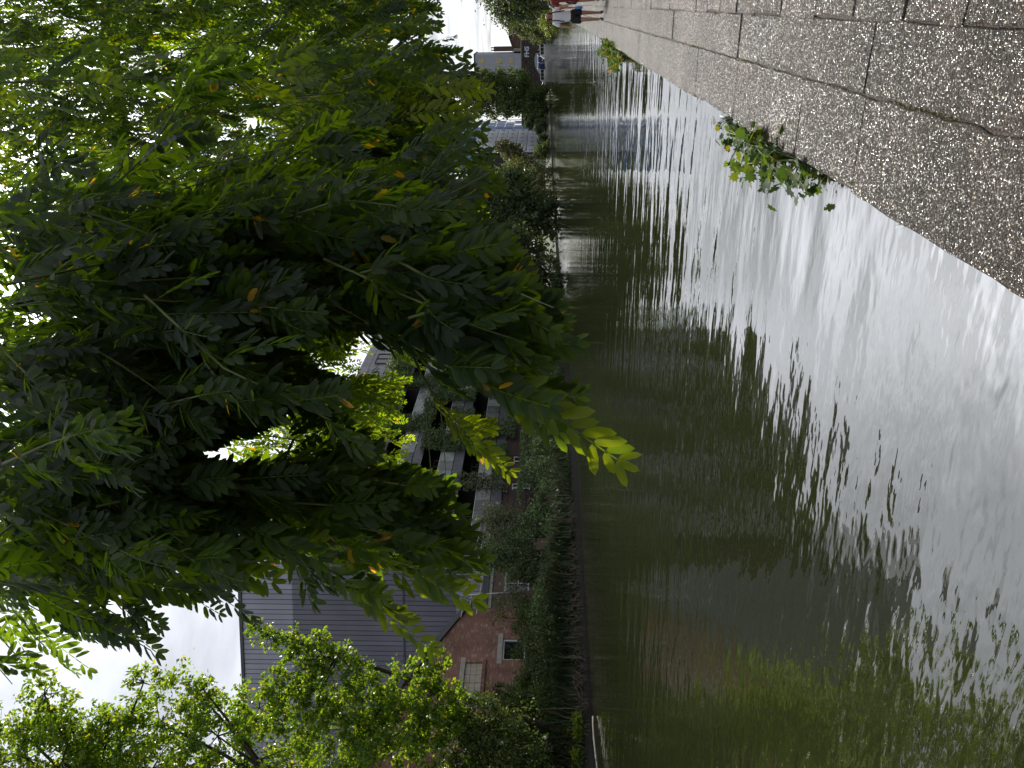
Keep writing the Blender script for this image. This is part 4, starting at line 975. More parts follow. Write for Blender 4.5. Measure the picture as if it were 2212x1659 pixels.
# white sheeted scaffold building
SX = -31.5
yb0, yb1 = B(1150, 329, SX)[1], B(1150, 279, SX)[1]
tb = thing('sheeted_building', 'building wrapped in pale scaffold sheeting with rows of small dark marks', 'building', (SX, (yb0+yb1)/2, 1))
M['sheet'] = mat('pale_sheeting', (.5, .51, .58), .6, .1, 1.2, .25, 1.5)
M['mark'] = mat('grey_print', (.16, .16, .2), .7, .2, 3)
z = 2.9; rows = []
mb = MB(); mb.box((SX-11, yb0+.3, 1.0), (SX-.6, yb1-.2, 18.4)); mb.build('wall', M['blackgap'], tb)
hs = [2.7]*6
mk = MB()
for h in hs:
    mb = MB(); k = 12; yy = np.linspace(yb0, yb1, k+1)
    for a, b_ in zip(yy[:-1], yy[1:]):
        mb.mesh([(SX, a+.02, z+.06), (SX, b_-.02, z+.06), (SX+.12, (a+b_)/2, z+h/2), (SX+.02, b_-.02, z+h-.06), (SX+.02, a+.02, z+h-.06)], [(0,1,2),(1,3,2),(3,4,2),(4,0,2)])
    mb.build('sheet', M['sheet'], tb)
    for yy in np.linspace(yb0+2.5, yb1-2.5, 6):
        for d in (-.35, .25): mk.box((SX+.13, yy+d, z+h*.42), (SX+.15, yy+d+.4, z+h*.62)); 
        mk.box((SX+.13, yy-.5, z+h*.68), (SX+.15, yy+.75, z+h*.74))
    z += h
mk.build('printed_marks', M['mark'], tb)
mb = MB()
for zz in (2.0, 1.2): mb.tube([(SX+.3, yb0, zz), (SX+.3, yb1, zz)], .06, 6)
for yy in np.linspace(yb0, yb1, 9):
    mb.tube([(SX+.3, yy, .8), (SX+.3, yy, 2.9)], .05, 6)
    if yy < yb1-1: mb.tube([(SX+.32, yy, 1.2), (SX+.32, yy+(yb1-yb0)/8, 2.0)], .04, 5)
mb.build('scaffold_lattice', M['steel'], tb)
tb = thing('grey_shed', 'small blue grey shed beside the white sheeted building', 'shed', (SX, yb0-6, 1))
a = B(1162, 341, SX); c = B(1140, 332, SX)
mb = MB(); mb.prism([(a[1]-6, .9), (c[1]-1, .9), (c[1]-1, 5.2), (a[1]-6, 4.6)], 'x', SX-5, SX); mb.build('wall', mat('blue_grey_sheet', (.26, .3, .37), .5, .15, 2), tb)
mb = MB(); mb.prism([(a[1]-6.4, 4.62), (c[1]-.8, 5.25), (c[1]-.8, 5.4), (a[1]-6.4, 4.78)], 'x', SX-5.3, SX+.3); mb.build('roof', M['zincpanel'], tb)
# blue netted scaffold tower
y0, y1 = yb1+1, B(1100, 252, SX)[1]
tb = thing('netted_scaffold', 'tall scaffold tower hung with blue netting between willow and white sheeting', 'scaffold', (SX-2, (y0+y1)/2, 1))
M['bluenet'] = mat('blue_netting', (.12, .2, .38), .7, .35, .8)
M['paleblue'] = mat('pale_blue_frame', (.35, .4, .55), .5, .2, 3)
mb = MB(); mb.box((SX-12, y0, 1), (SX-3, y1, 31)); mb.build('wall', M['bluenet'], tb)
NY = 9; NZ = 12
yy = np.linspace(y0, y1, NY); zz = np.linspace(2, 32, NZ)
net = MB()
for i in range(2, NY-1):
    for j in range(NZ-1):
        if rng.uniform() < .85:
            net.mesh([(SX-1.2, yy[i]+.1, zz[j]+.1), (SX-1.2, yy[i+1]-.1, zz[j]+.1), (SX-1.05, (yy[i]+yy[i+1])/2, (zz[j]+zz[j+1])/2), (SX-1.2, yy[i+1]-.1, zz[j+1]-.1), (SX-1.2, yy[i]+.1, zz[j+1]-.1)], [(0,1,2),(1,3,2),(3,4,2),(4,0,2)])
net.build('netting', M['bluenet'], tb)
mb = MB()
for a in yy: mb.tube([(SX-.9, a, 1), (SX-.9, a, 32.5)], .09, 6)
for a in zz: mb.tube([(SX-.9, y0, a), (SX-.9, y1, a)], .08, 6)
for i in range(2):
    for j in range(NZ-1): mb.tube([(SX-.85, yy[i], zz[j]), (SX-.85, yy[i+1], zz[j+1])], .06, 5)
mb.build('scaffold_frame', M['paleblue'], tb)

# ================================================================== SEEDLING MAPLE ON THE COPING EDGE
lob = [(0,0),(.18,-.22),(.05,-.42),(.3,-.36),(.42,-.52),(.52,-.26),(.78,-.34),(.76,-.12),(1.0,0),(.76,.12),(.78,.34),(.52,.26),(.42,.52),(.3,.36),(.05,.42),(.18,.22),(.45,0)]
T_MAP = np.array([(a, b, .22*abs(b)*(1 if i % 2 else .6)) for i, (a, b) in enumerate(lob)])
F_MAP = np.array([(16, i, (i+1) % 16) for i in range(16)])
def inpoly(poly, n):
    p = np.array(poly, float); lo, hi = p.min(0), p.max(0); out = []
    while len(out) < n:
        q = rng.uniform(lo, hi); c = False; j = len(p)-1
        for i in range(len(p)):
            if (p[i][1] > q[1]) != (p[j][1] > q[1]) and q[0] < (p[j][0]-p[i][0])*(q[1]-p[i][1])/(p[j][1]-p[i][1])+p[i][0]: c = not c
            j = i
        if c: out.append(q)
    return np.array(out)
root = np.array([-.985, 5.75, -.08])
t = thing('maple_seedling', 'self sown maple with lobed leaves growing over the water from the coping edge', 'plant', root)
ml = Leaves(T_MAP, F_MAP, None); st = MB()
tips = []
for i, q in enumerate(inpoly([(1520,225),(1575,225),(1650,285),(1735,365),(1775,405),(1740,432),(1660,432),(1600,385),(1545,300)], 32)):
    e = G(q[0], q[1], rng.uniform(-.2, .12)); rt = root+np.array([0, rng.uniform(-.45, 1.0), 0])
    m_ = (rt+e)/2+UP*.07
    st.tube([rt, m_, e], [.006, .004, .002], 5); tips.append((rt, m_, e))
for (rt, m_, e) in tips:
    for k in range(11):
        tt = rng.uniform(.25, 1.05); pp = rt*(1-tt)**2+m_*2*tt*(1-tt)+e*tt*tt+rng.normal(size=3)*.045
        s_ = rng.uniform(.055, .12)
        ml.add(pp, np.array([-.5, -.2, -.25])+rng.normal(size=3)*.6, UP*.9+rng.normal(size=3)*.55, s_, s_, rng.uniform(0, .95) if rng.uniform() > .015 else .98)
        pet = pp-nrm(e-rt)*.04
        if k % 2 == 0: st.tube([pet-UP*.02, pp], [.0015, .001], 4, caps=False)
V, F, R = ml.arrays(); np_mesh('foliage', V, F, M['maple'], R, smooth=False, parent=t)
st.build('stems', M['twig'], t)
t = thing('edge_weed', 'tiny pale weed sprig sticking out of the coping edge past the maple', 'plant', (-.98, 7.6, -.1))
V, F, R = blades(np.array([[-.985, 7.6, -.1]]*16)+rng.normal(size=(16, 3))*.006, .2, .014, 1.0, az=math.pi)
np_mesh('blades', V, [F], M['reed'], R, parent=t)

p = []
for yc in rng.uniform(2.6, 30, 46):
    for _ in range(rng.integers(3, 16)): p.append((-.968+rng.normal()*.012, yc+rng.normal()*.06, -.06))
for yc in cuts:
    if 2 < yc < 16:
        for _ in range(rng.integers(2, 9)): p.append((-.95+abs(rng.normal())*.03, yc+rng.normal()*.008, -.012))
V, F, R = blades(np.array(p), .07, .004, 1.0)
tag(np_mesh('edge_grass', V, [F], M['reed'], R), kind='stuff')
# ================================================================== WALKERS
def skin_mesh(name, joints, edges, root_i, mt, parent, lv=2, extra=None):
    me = bpy.data.meshes.new(name); me.from_pydata([j[:3] for j in joints], edges, [])
    o = bpy.data.objects.new(name, me); COL.objects.link(o)
    md = o.modifiers.new('s', 'SKIN'); md.use_smooth_shade = True
    for v, j in zip(me.skin_vertices[0].data, joints):
        v.radius = (j[3], j[4] if len(j) > 4 else j[3]); v.use_root = False
    me.skin_vertices[0].data[root_i].use_root = True
    sb = o.modifiers.new('b', 'SUBSURF'); sb.levels = lv; sb.render_levels = lv
    bpy.context.view_layer.update()
    m2 = bpy.data.meshes.new_from_object(o.evaluated_get(bpy.context.evaluated_depsgraph_get()))
    bpy.data.objects.remove(o); m2.name = name; m2.materials.clear(); m2.materials.append(mt)
    m2.polygons.foreach_set('use_smooth', [True]*len(m2.polygons))
    return link(name, m2, parent)
M['skin'] = mat('skin', (.36, .19, .13), .55, .08, 9)
def person(label, loc, rz, h, top, bottom, hair, arms, step, skirt=False, hairlen=.2, shoes='shoe_black'):
    """arms = ((elbow), (wrist)) for the two sides; local frame: faces -y"""
    t = thing('person', label, 'person', loc, rz)
    k = h/1.62
    J = []; E = []
    def j(x, y, z, r, r2=None): J.append((x*k, y*k, z*k, r*k, (r2 or r)*k)); return len(J)-1
    pel = j(0, 0, .93, .13, .10); wst = j(0, 0, 1.06, .115, .085); ch = j(0, 0, 1.24, .135, .10); nb = j(0, .01, 1.385, .06, .055); nk = j(0, .005, 1.43, .048); hd = j(0, -.005, 1.5, .068, .078); hm = j(0, 0, 1.565, .075, .088); ht = j(0, .005, 1.605, .05, .06)
    E += [(pel, wst), (wst, ch), (ch, nb), (nb, nk), (nk, hd), (hd, hm), (hm, ht)]
    ends = []
    for s, (el, wr) in zip((-1, 1), arms):
        sh = j(s*.165, .01, 1.345, .05); e_ = j(*el, .037); w_ = j(*wr, .026)
        dirn = nrm(np.array(wr)-np.array(el)); pl = np.array(wr)+dirn*.055; pi = j(*pl, .032, .02)
        E += [(ch, sh), (sh, e_), (e_, w_), (w_, pi)]; ends.append((pl, dirn, s))
    for s, st_ in zip((-1, 1), step):
        hp = j(s*.085, 0, .86, .085); kn = j(s*.092, -.02-st_*.5, .48, .058); cf = j(s*.092, .0-st_*.75, .33, .05); an = j(s*.092, .03-st_, .085, .036); to = j(s*.1, -.10-st_, .035, .034)
        E += [(pel, hp), (hp, kn), (kn, cf), (cf, an), (an, to)]
    b = skin_mesh('body', J, E, pel, M['skin'], t)
    # fingers join the palm mesh
    f = MB()
    for pl, dn, s in ends:
        sd = nrm(np.cross(dn, [0, 1, 0])); 
        for q, (off, ln) in enumerate([(-.024, .062), (-.008, .074), (.008, .07), (.022, .055)]):
            a = pl+dn*.02+np.array([0, 1, 0])*off; m_ = a+dn*ln*.6; e_ = a+dn*ln*.9+np.array([-s*.02, 0, 0])
            f.tube(np.array([a, m_, e_])*k, [.008*k, .0075*k, .006*k], 6)
        a = pl-dn*.01+np.array([0, -.026, 0]); f.tube(np.array([a, a+dn*.03+np.array([-s*.006, -.02, 0]), a+dn*.055+np.array([-s*.012, -.022, 0])])*k, [.009*k, .008*k, .006*k], 6)
    import bmesh
    bm = bmesh.new(); bm.from_mesh(b.data); vv = [bm.verts.new(p) for p in f.v]
    for fc in f.f:
        try: bm.faces.new([vv[i] for i in fc])
        except ValueError: pass
    # nose and ears
    for (c, r) in (((0, -.088, 1.5), (.011, .016, .02)), ((-.074, .004, 1.505), (.008, .016, .026)), ((.074, .004, 1.505), (.008, .016, .026))):
        bmesh.ops.create_uvsphere(bm, u_segments=8, v_segments=6, radius=1, matrix=Matrix.Translation([v*k for v in c]) @ Matrix.Diagonal([v*k for v in r]+[1]))
    bm.to_mesh(b.data); bm.free(); b.data.polygons.foreach_set('use_smooth', [True]*len(b.data.polygons))
    for s in (-1, 1):
        m_ = MB(); m_.tube(np.array([(s*.03-.014, -.0765, 1.53), (s*.03, -.083, 1.532), (s*.03+.014, -.0765, 1.53)])*k, [.002*k, .008*k, .002*k], 6); link_local(m_, 'eye', M['darkcloth'], t)
    m_ = MB(); m_.tube(np.array([(-.022, -.075, 1.463), (0, -.083, 1.461), (.022, -.075, 1.463)])*k, [.002*k, .006*k, .002*k], 6); link_local(m_, 'mouth', M['lips'], t)
    # clothes
    T = []; TE = []
    def g(x, y, z, r, r2=None): T.append((x*k, y*k, z*k, r*k, (r2 or r)*k)); return len(T)-1
    a0 = g(0, 0, .88, .165, .125); a1 = g(0, 0, 1.05, .145, .115); a2 = g(0, 0, 1.24, .155, .12); a3 = g(0, .01, 1.37, .085, .075); TE += [(a0, a1), (a1, a2), (a2, a3)]
    for s, (el, wr) in zip((-1, 1), arms):
        sh = g(s*.165, .01, 1.345, .07); v = np.array([s*.165, .01, 1.345]); u = v+(np.array(el)-v)*.72; sl = g(*u, .066); TE += [(a2, sh), (sh, sl)]
    skin_mesh('top', T, TE, a1, top, t)
    T = []; TE = []
    b0 = g(0, 0, .96, .15, .118); b1 = g(0, 0, .88, .165, .13); TE += [(b0, b1)]
    if skirt:
        b2 = g(0, 0, .6, .2, .17); TE += [(b1, b2)]
    else:
        for s, st_ in zip((-1, 1), step):
            c0 = g(s*.095, 0, .8, .108); c1 = g(s*.1, -.01-st_*.3, .58, .112); TE += [(b1, c0), (c0, c1)]
    skin_mesh('shorts' if not skirt else 'skirt', T, TE, b0, bottom, t)
    # hair
    T = []; TE = []
    h0 = g(0, .03, 1.62, .07, .075); h1 = g(0, .05, 1.56, .088, .075); h2 = g(0, .06, 1.46, .085, .05); h3 = g(0, .06, 1.46-hairlen, .07, .03); TE += [(h0, h1), (h1, h2), (h2, h3)]
    for s in (-1, 1):
        q0 = g(s*.075, -.01, 1.57, .03); q1 = g(s*.092, .0, 1.46, .028); q2 = g(s*.09, .0, 1.46-hairlen*.8, .018); TE += [(h0, q0), (q0, q1), (q1, q2)]
    skin_mesh('hair', T, TE, h0, hair, t)
    for s, st_ in zip((-1, 1), step):
        T = []; s0 = g(s*.092, .05-st_, .075, .05); s1 = g(s*.097, -.06-st_, .045, .046); s2 = g(s*.1, -.14-st_, .035, .036)
        skin_mesh('shoe', T, [(0, 1), (1, 2)], 0, M[shoes], t)
    return t, k
def link_local(mb, name, mt, t):
    me = bpy.data.meshes.new(name); me.from_pydata(mb.v, [], mb.f); me.materials.append(mt); me.update(); return link(name, me, t)
M['darkcloth'] = mat('black_cloth', (.015, .015, .017), .85, .2, 10)
M['shoe_black'] = mat('black_shoe', (.02, .02, .022), .6, .2, 10)
M['lips'] = mat('lips', (.25, .08, .07), .5, .1, 10)
M['whitetee'] = mat('white_cotton', (.66, .67, .72), .9, .06, 6)
M['brownhair'] = mat('brown_hair', (.11, .055, .025), .5, .4, 30, .5, 80)
M['blondhair'] = mat('blond_hair', (.45, .28, .1), .5, .3, 30, .5, 80)
M['darkhair'] = mat('dark_hair', (.025, .018, .014), .5, .3, 30, .5, 80)
M['maroon'] = mat('maroon_cloth', (.16, .025, .02), .85, .3, 9)
M['olive'] = mat('dark_green_cloth', (.05, .065, .05), .85, .2, 9)
rel = ((-.24, .0, 1.09), (-.27, -.05, .87))
wl = G(1303, 34, 0)
wt, wk = person('woman in white t-shirt and black shorts with a strap over each shoulder', (wl[0], wl[1], 0.003), rad(6), 1.63, M['whitetee'], M['darkcloth'], M['brownhair'],
   (((-.26, .01, 1.1), (-.29, -.05, .88)), ((.23, .0, 1.1), (.21, -.08, .88))), (.12, -.1), hairlen=.12)
for s in (-1, 1):
    mb = MB(); mb.tube(np.array([(s*.10, .10, 1.30), (s*.105, .03, 1.425), (s*.105, -.08, 1.385), (s*.115, -.132, 1.24), (s*.14, -.10, 1.08)])*wk, .014, 6); link_local(mb, 'strap', M['darkcloth'], wt)
# water bottle in her hand
wm = parent_matrix(wt); hp = wm @ Vector(np.array([.205, -.105, .82])*wk)
M['bluebottle'] = mat('blue_bottle', (.05, .3, .72), .15, .2, 6, spec=.7)
mb = MB(); c = np.array(hp)
mb.tube([c-UP*.24, c-UP*.235, c-UP*.08, c-UP*.05, c-UP*.02, c-UP*.015], [.03, .04, .04, .036, .018, .018], 14)
bt = thing('bottle', 'blue plastic water bottle held at the thigh of the woman in white', 'bottle', c-UP*.24)
mb.build('body', M['bluebottle'], bt, smooth=True)
mb = MB(); mb.tube([c-UP*.012, c+UP*.025], [.022, .022], 12); mb.build('cap', M['whitepaint'], bt)
q = G(1300, 14, 0)
person('person in dark green top walking just behind the woman in white', (q[0]+.28, q[1]+1.3, .003), rad(2), 1.78, M['olive'], M['darkcloth'], M['darkhair'], (((-.24, .0, 1.1), (-.26, -.05, .87)), ((.24, .0, 1.1), (.26, -.03, .87))), (.1, -.08), hairlen=.04)
q = G(1303, 0, 0)
person('fair haired person in maroon dress half outside the picture beside the woman in white', (q[0]+.12, q[1]-.5, .003), rad(-6), 1.7, M['maroon'], M['maroon'], M['blondhair'], (((-.25, .0, 1.1), (-.2, -.14, .95)), ((.24, .0, 1.1), (.26, -.03, .87))), (-.08, .1), skirt=True, hairlen=.2)

# ================================================================== OVERHANGING TREE
HI = Leaves(T_HI, F_HI3, F_HI4); LO = Leaves(T_LO, None, F_LO4)
def compound(base, d, L, up, pairs, store, ls, rb, g=.5, rachis=True):
    e_ = np.asarray(base, float)+nrm(nrm(d)+np.array([0, 0, -g*.8]))*L
    if pruned(e_) or pruned((base+e_)/2): return
    n = pairs+1; step = L/n; pos = np.empty((n+1, 3)); dr = np.empty((n+1, 3)); p_ = np.asarray(base, float); q = nrm(d)
    for i in range(n+1):
        pos[i] = p_; dr[i] = q; p_ = p_+q*step; q = q+np.array([0, 0, -g*1.6/n]); q = q/np.linalg.norm(q)
    sd = nrm(np.cross(dr, up)); nn = np.cross(sd, dr)
    ii = np.arange(1, n+1); 
    prof = .72+.28*np.sin(np.pi*np.clip(ii/n, 0, 1)**.8)
    fold = rng.uniform(.05, .7)
    for s in (-1, 1):
        k = len(ii)
        dd = sd[ii]*s*.8+dr[ii]*.8+np.array([0, 0, -.30*fold*2])+rng.normal(size=(k, 3))*.2
        no = nn[ii]-sd[ii]*s*fold*-.5+rng.normal(size=(k, 3))*.22
        l = ls*1.18*prof*rng.uniform(.85, 1.12, k); keep = rng.uniform(size=k) > .04
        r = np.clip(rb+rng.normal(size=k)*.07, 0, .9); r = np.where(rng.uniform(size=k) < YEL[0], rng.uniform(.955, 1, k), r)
        store.add((pos[ii]+sd[ii]*s*.003)[keep], dd[keep], no[keep], l[keep], (l*.36)[keep], r[keep])
    store.add(pos[n], dr[n]+rng.normal(size=3)*.1, nn[n]+rng.normal(size=3)*.2, ls*.8, ls*.33, rb)
    if rachis:
        sg = pos[1:]-pos[:-1]; ln = np.linalg.norm(sg, axis=1)
        LO.add(pos[:-1], sg, nn[:-1], ln*1.12, .0035, .75)
YEL = [.012]
BY_ = [-900,0,50,100,130,190,230,280,330,400,440,520,560,600,650,720,750,800,850,900,950,990,1000,1030,1050,1100,1150,1200,1250,1290,1300,1350,1390,1400,1440,1470,1500]
BX_ = [960,960,950,1000,1010,1055,1010,1040,1060,1080,1040,1090,1135,1140,1200,1238,1190,1200,1240,1290,1345,1340,1120,1100,965,985,1015,1040,1025,1010,880,925,935,345,300,60,-50]
OPEN = [[(735,800),(770,715),(830,715),(860,770),(900,800),(960,870),(1010,905),(1060,960),(1140,1010),(1140,1090),(1000,1060),(960,1035),(900,1020),(830,985),(790,930),(750,900)],
        [(400,985),(430,965),(530,940),(600,925),(640,960),(630,990),(560,1012),(430,1008)],
        [(655,742),(694,765),(735,800),(760,860),(715,815),(680,790)],
        [(530,1235),(640,1235),(760,1310),(880,1380),(920,1400),(530,1400)],
        [(300,1265),(380,1300),(480,1330),(520,1340),(520,1480),(100,1480),(190,1440),(350,1405),(330,1370),(260,1300)]]
def inside(p, q):
    c = False; j = len(p)-1
    for i in range(len(p)):
        if (p[i][1] > q[1]) != (p[j][1] > q[1]) and q[0] < (p[j][0]-p[i][0])*(q[1]-p[i][1])/(p[j][1]-p[i][1])+p[i][0]: c = not c
        j = i
    return c
FREE = [False]
def pruned(pt):
    v = pt-CC; D = v@CF
    if FREE[0] == 2: return False
    if D < .9: return True
    X = 1106-1662*(v@CU)/D; Y = 829.5-1662*(v@CR)/D
    if X > np.interp(Y, BY_, BX_): return True
    return (not FREE[0]) and any(inside(p, (X, Y)) for p in OPEN)
twigs = MB()
def shoot(pts, D, leafL=.2, ls=.045, gap=.06, tw=.004, hi=True, bare=0.0, spread=.62, rb=None, taper=True):
    pts = np.asarray(pts, float)
    seg = np.linalg.norm(np.diff(pts, axis=0), axis=1); Lt = seg.sum(); cum = np.concatenate([[0], np.cumsum(seg)])
    if not any(pruned(q) for q in pts[1:]): twigs.tube(pts, list(np.linspace(tw, tw*.35, len(pts))), 5, caps=False)
    s = Lt*bare; i = rng.integers(0, 2); az = rng.uniform(0, 6.28)
    while s < Lt:
        k = min(np.searchsorted(cum, s, side='right')-1, len(seg)-1); t_ = (s-cum[k])/seg[k]
        p_ = pts[k]*(1-t_)+pts[k+1]*t_; T = nrm(pts[k+1]-pts[k])
        a = nrm(np.cross(T, [.3, .9, .1])); b_ = np.cross(T, a); az += 2.4
        side = a*math.cos(az)+b_*math.sin(az)
        f = 1-.45*(s/Lt) if taper else 1
        d = T*.55+side*spread+np.array([0, 0, -.35])
        up = UP*.75+side*.3+rng.normal(size=3)*.4-CF*.35
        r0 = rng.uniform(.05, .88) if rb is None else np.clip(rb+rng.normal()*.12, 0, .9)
        compound(p_, d, leafL*f*rng.uniform(.8, 1.15), up, int(rng.integers(6, 9)), HI if hi else LO, ls*(.75+.25*f), r0, g=rng.uniform(.3, .9), rachis=hi)
        s += gap*rng.uniform(.7, 1.3); i += 1
    T = nrm(pts[-1]-pts[-2]); compound(pts[-1], T, leafL*.62, UP*.6-CF*.6+rng.normal(size=3)*.3, 6, HI if hi else LO, ls*.72, .8 if rb is None else rb, g=.3, rachis=hi)
def sp(poly, **k):
    pts = np.array([P(*q) for q in poly]); D = np.mean([q[2] for q in poly])
    # smooth resample
    t0 = np.linspace(0, 1, len(pts)); t1 = np.linspace(0, 1, len(pts)*3-2)
    pts = np.stack([np.interp(t1, t0, pts[:, i]) for i in range(3)], 1)
    for _ in range(2): pts[1:-1] = (pts[:-2]+2*pts[1:-1]+pts[2:])/4
    shoot(pts, D, **k)

# shoots that make the lower edge of the crown; lit tips painted paler
edge = [
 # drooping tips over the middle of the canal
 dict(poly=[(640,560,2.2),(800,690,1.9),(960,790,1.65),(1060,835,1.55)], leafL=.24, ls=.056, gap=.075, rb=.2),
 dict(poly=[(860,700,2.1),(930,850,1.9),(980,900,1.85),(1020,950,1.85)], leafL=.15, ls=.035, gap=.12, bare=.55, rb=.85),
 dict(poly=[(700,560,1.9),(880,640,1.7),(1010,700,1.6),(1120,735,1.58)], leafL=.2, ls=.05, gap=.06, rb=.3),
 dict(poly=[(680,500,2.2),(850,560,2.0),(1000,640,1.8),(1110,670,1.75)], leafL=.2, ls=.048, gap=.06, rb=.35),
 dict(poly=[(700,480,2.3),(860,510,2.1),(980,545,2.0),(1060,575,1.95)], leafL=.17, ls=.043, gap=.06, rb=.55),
 dict(poly=[(900,640,1.8),(1010,760,1.7),(1080,800,1.65),(1150,820,1.6)], leafL=.17, ls=.042, gap=.08, rb=.7),
 # right hand fringe, further off
 dict(poly=[(650,430,3.2),(850,440,3.0),(980,420,2.9),(1030,410,2.9)], leafL=.22, ls=.05, gap=.06, rb=.4),
 dict(poly=[(650,370,3.2),(850,380,3.1),(960,360,3.0),(1010,340,3.0)], leafL=.22, ls=.05, gap=.06, rb=.4),
 dict(poly=[(600,300,3.4),(800,300,3.3),(930,290,3.2),(985,280,3.2)], leafL=.22, ls=.05, gap=.06, rb=.4),
 dict(poly=[(600,330,3.6),(800,325,3.3),(960,315,3.2),(1000,320,3.2)], leafL=.22, ls=.05, gap=.06, rb=.4),
 dict(poly=[(650,210,3.6),(800,215,3.5),(920,205,3.4),(985,205,3.4)], leafL=.2, ls=.045, gap=.07, rb=.85),
 dict(poly=[(650,180,4.2),(800,175,4.0),(930,180,3.8),(990,186,3.8)], leafL=.2, ls=.045, gap=.075, rb=.85),
 dict(poly=[(600,130,4.4),(800,120,4.2),(900,120,4.1),(960,125,4.1)], leafL=.22, ls=.05, gap=.07, rb=.5),
 dict(poly=[(600,70,4.6),(780,60,4.5),(870,50,4.4),(920,50,4.4)], leafL=.22, ls=.05, gap=.07, rb=.5),
 dict(poly=[(600,10,4.6),(780,10,4.5),(870,5,4.4),(910,10,4.4)], leafL=.22, ls=.05, gap=.07, rb=.5),
 # the hanging curtain before the clad block
 dict(poly=[(300,980,2.3),(520,1050,2.0),(760,1090,1.85),(930,1120,1.8)], leafL=.2, ls=.045, gap=.055, rb=.35),
 dict(poly=[(380,1060,2.1),(620,1110,1.9),(830,1150,1.75),(980,1180,1.7)], leafL=.2, ls=.048, gap=.05, rb=.4),
 dict(poly=[(420,1080,2.0),(640,1150,1.85),(850,1210,1.7),(960,1245,1.7)], leafL=.18, ls=.045, gap=.055, rb=.6),
 dict(poly=[(560,1040,2.2),(720,1060,2.0),(860,1070,1.95),(920,1075,1.9)], leafL=.2, ls=.045, gap=.055, rb=.5),
 dict(poly=[(460,1110,1.9),(640,1190,1.8),(780,1270,1.72),(880,1345,1.7)], leafL=.14, ls=.038, gap=.07, rb=.7),
 dict(poly=[(520,1150,1.85),(640,1215,1.8),(720,1250,1.75),(760,1275,1.75)], leafL=.15, ls=.04, gap=.09, rb=.55),
 dict(poly=[(620,1000,1.9),(760,1030,1.8),(880,1050,1.75),(930,1055,1.7)], leafL=.18, ls=.042, gap=.06, rb=.5),
 # left hand tips against the sky
 dict(poly=[(150,1080,2.0),(320,1170,1.9),(450,1240,1.85),(560,1305,1.8)], leafL=.16, ls=.043, gap=.065, rb=.4),
 dict(poly=[(200,1120,2.1),(350,1190,2.0),(450,1225,1.95),(530,1255,1.9)], leafL=.18, ls=.043, gap=.06, rb=.5),
 dict(poly=[(-60,1080,2.0),(90,1180,1.9),(190,1240,1.85),(280,1310,1.8)], leafL=.16, ls=.043, gap=.06, rb=.4),
 dict(poly=[(-60,1150,2.2),(60,1240,2.1),(140,1310,2.05),(190,1350,2.0)], leafL=.18, ls=.04, gap=.07, rb=.6),
 dict(poly=[(-100,1180,2.6),(10,1290,2.5),(60,1360,2.5),(100,1400,2.5)], leafL=.2, ls=.042, gap=.09, rb=.5),
 dict(poly=[(-150,1260,2.8),(-20,1350,2.8),(20,1400,2.8),(50,1430,2.8)], leafL=.2, ls=.042, gap=.1, rb=.5),
 dict(poly=[(240,860,2.2),(400,920,2.0),(500,938,1.95),(545,942,1.9)], leafL=.17, ls=.046, gap=.06, rb=.2),
 dict(poly=[(280,830,2.2),(400,875,2.1),(480,900,2.05)], leafL=.18, ls=.046, gap=.06, rb=.2),
]
for i, e in enumerate(edge):
    FREE[0] = i in (0, 1, 5, 19, 20, 24)
    sp(e.pop('poly'), **e)
FREE[0] = False
# single feathery leaves that stand out against what is behind; sunlit ones painted paler
YEL[0] = .004
for (a, b_, D, ls, rb_) in [((1105,822),(1338,988),1.5,.06,.86), ((1000,765),(1205,925),1.55,.056,.5), ((905,690),(1110,845),1.62,.06,.15), ((1000,905),(1108,1010),1.8,.032,.88), ((960,880),(1040,960),1.8,.034,.88), ((1040,722),(1232,742),1.6,.055,.4), ((1000,610),(1195,690),1.7,.054,.4), ((1010,660),(1190,660),1.7,.054,.3),
        ((540,1140),(690,1200),1.7,.045,.4), ((670,1190),(810,1295),1.7,.045,.7), ((750,1255),(932,1390),1.7,.044,.88), ((620,1165),(690,1290),1.75,.045,.5), ((850,1180),(1035,1205),1.7,.05,.6), ((830,1225),(1022,1292),1.7,.05,.8), ((820,1130),(1010,1150),1.75,.05,.4), ((780,1060),(965,1050),1.85,.05,.3), ((790,1100),(985,1105),1.8,.05,.5),
        ((390,1230),(545,1325),1.8,.045,.4), ((450,1215),(590,1250),1.8,.045,.7), ((200,1250),(345,1345),2.0,.045,.2), ((230,1320),(343,1402),2.0,.045,.2), ((60,1340),(195,1440),2.3,.042,.5), ((10,1330),(85,1440),2.4,.04,.5), ((80,1270),(240,1380),2.2,.045,.3), ((160,1200),(330,1290),1.9,.05,.3),
        ((900,178),(1053,196),2.7,.048,.88), ((900,165),(1000,150),2.8,.046,.5), ((870,245),(1020,238),2.7,.048,.85), ((890,330),(1055,336),2.6,.05,.4), ((930,400),(1078,402),2.5,.05,.4), ((900,290),(1038,282),2.6,.05,.5), ((850,110),(1000,120),2.9,.05,.3), ((830,50),(945,55),3.2,.05,.2), ((980,530),(1128,560),1.9,.045,.88), ((1000,580),(1136,600),1.9,.045,.86), ((930,470),(1070,500),2.0,.05,.5)]:
    p0, p1 = P(a[0], a[1], D*1.02), P(b_[0], b_[1], D)
    FREE[0] = 2
    compound(p0, p1-p0+UP*.03, np.linalg.norm(p1-p0), -CF*.9+UP*.35+rng.normal(size=3)*.2, 8, HI, ls, rb_, g=.12)
    FREE[0] = False
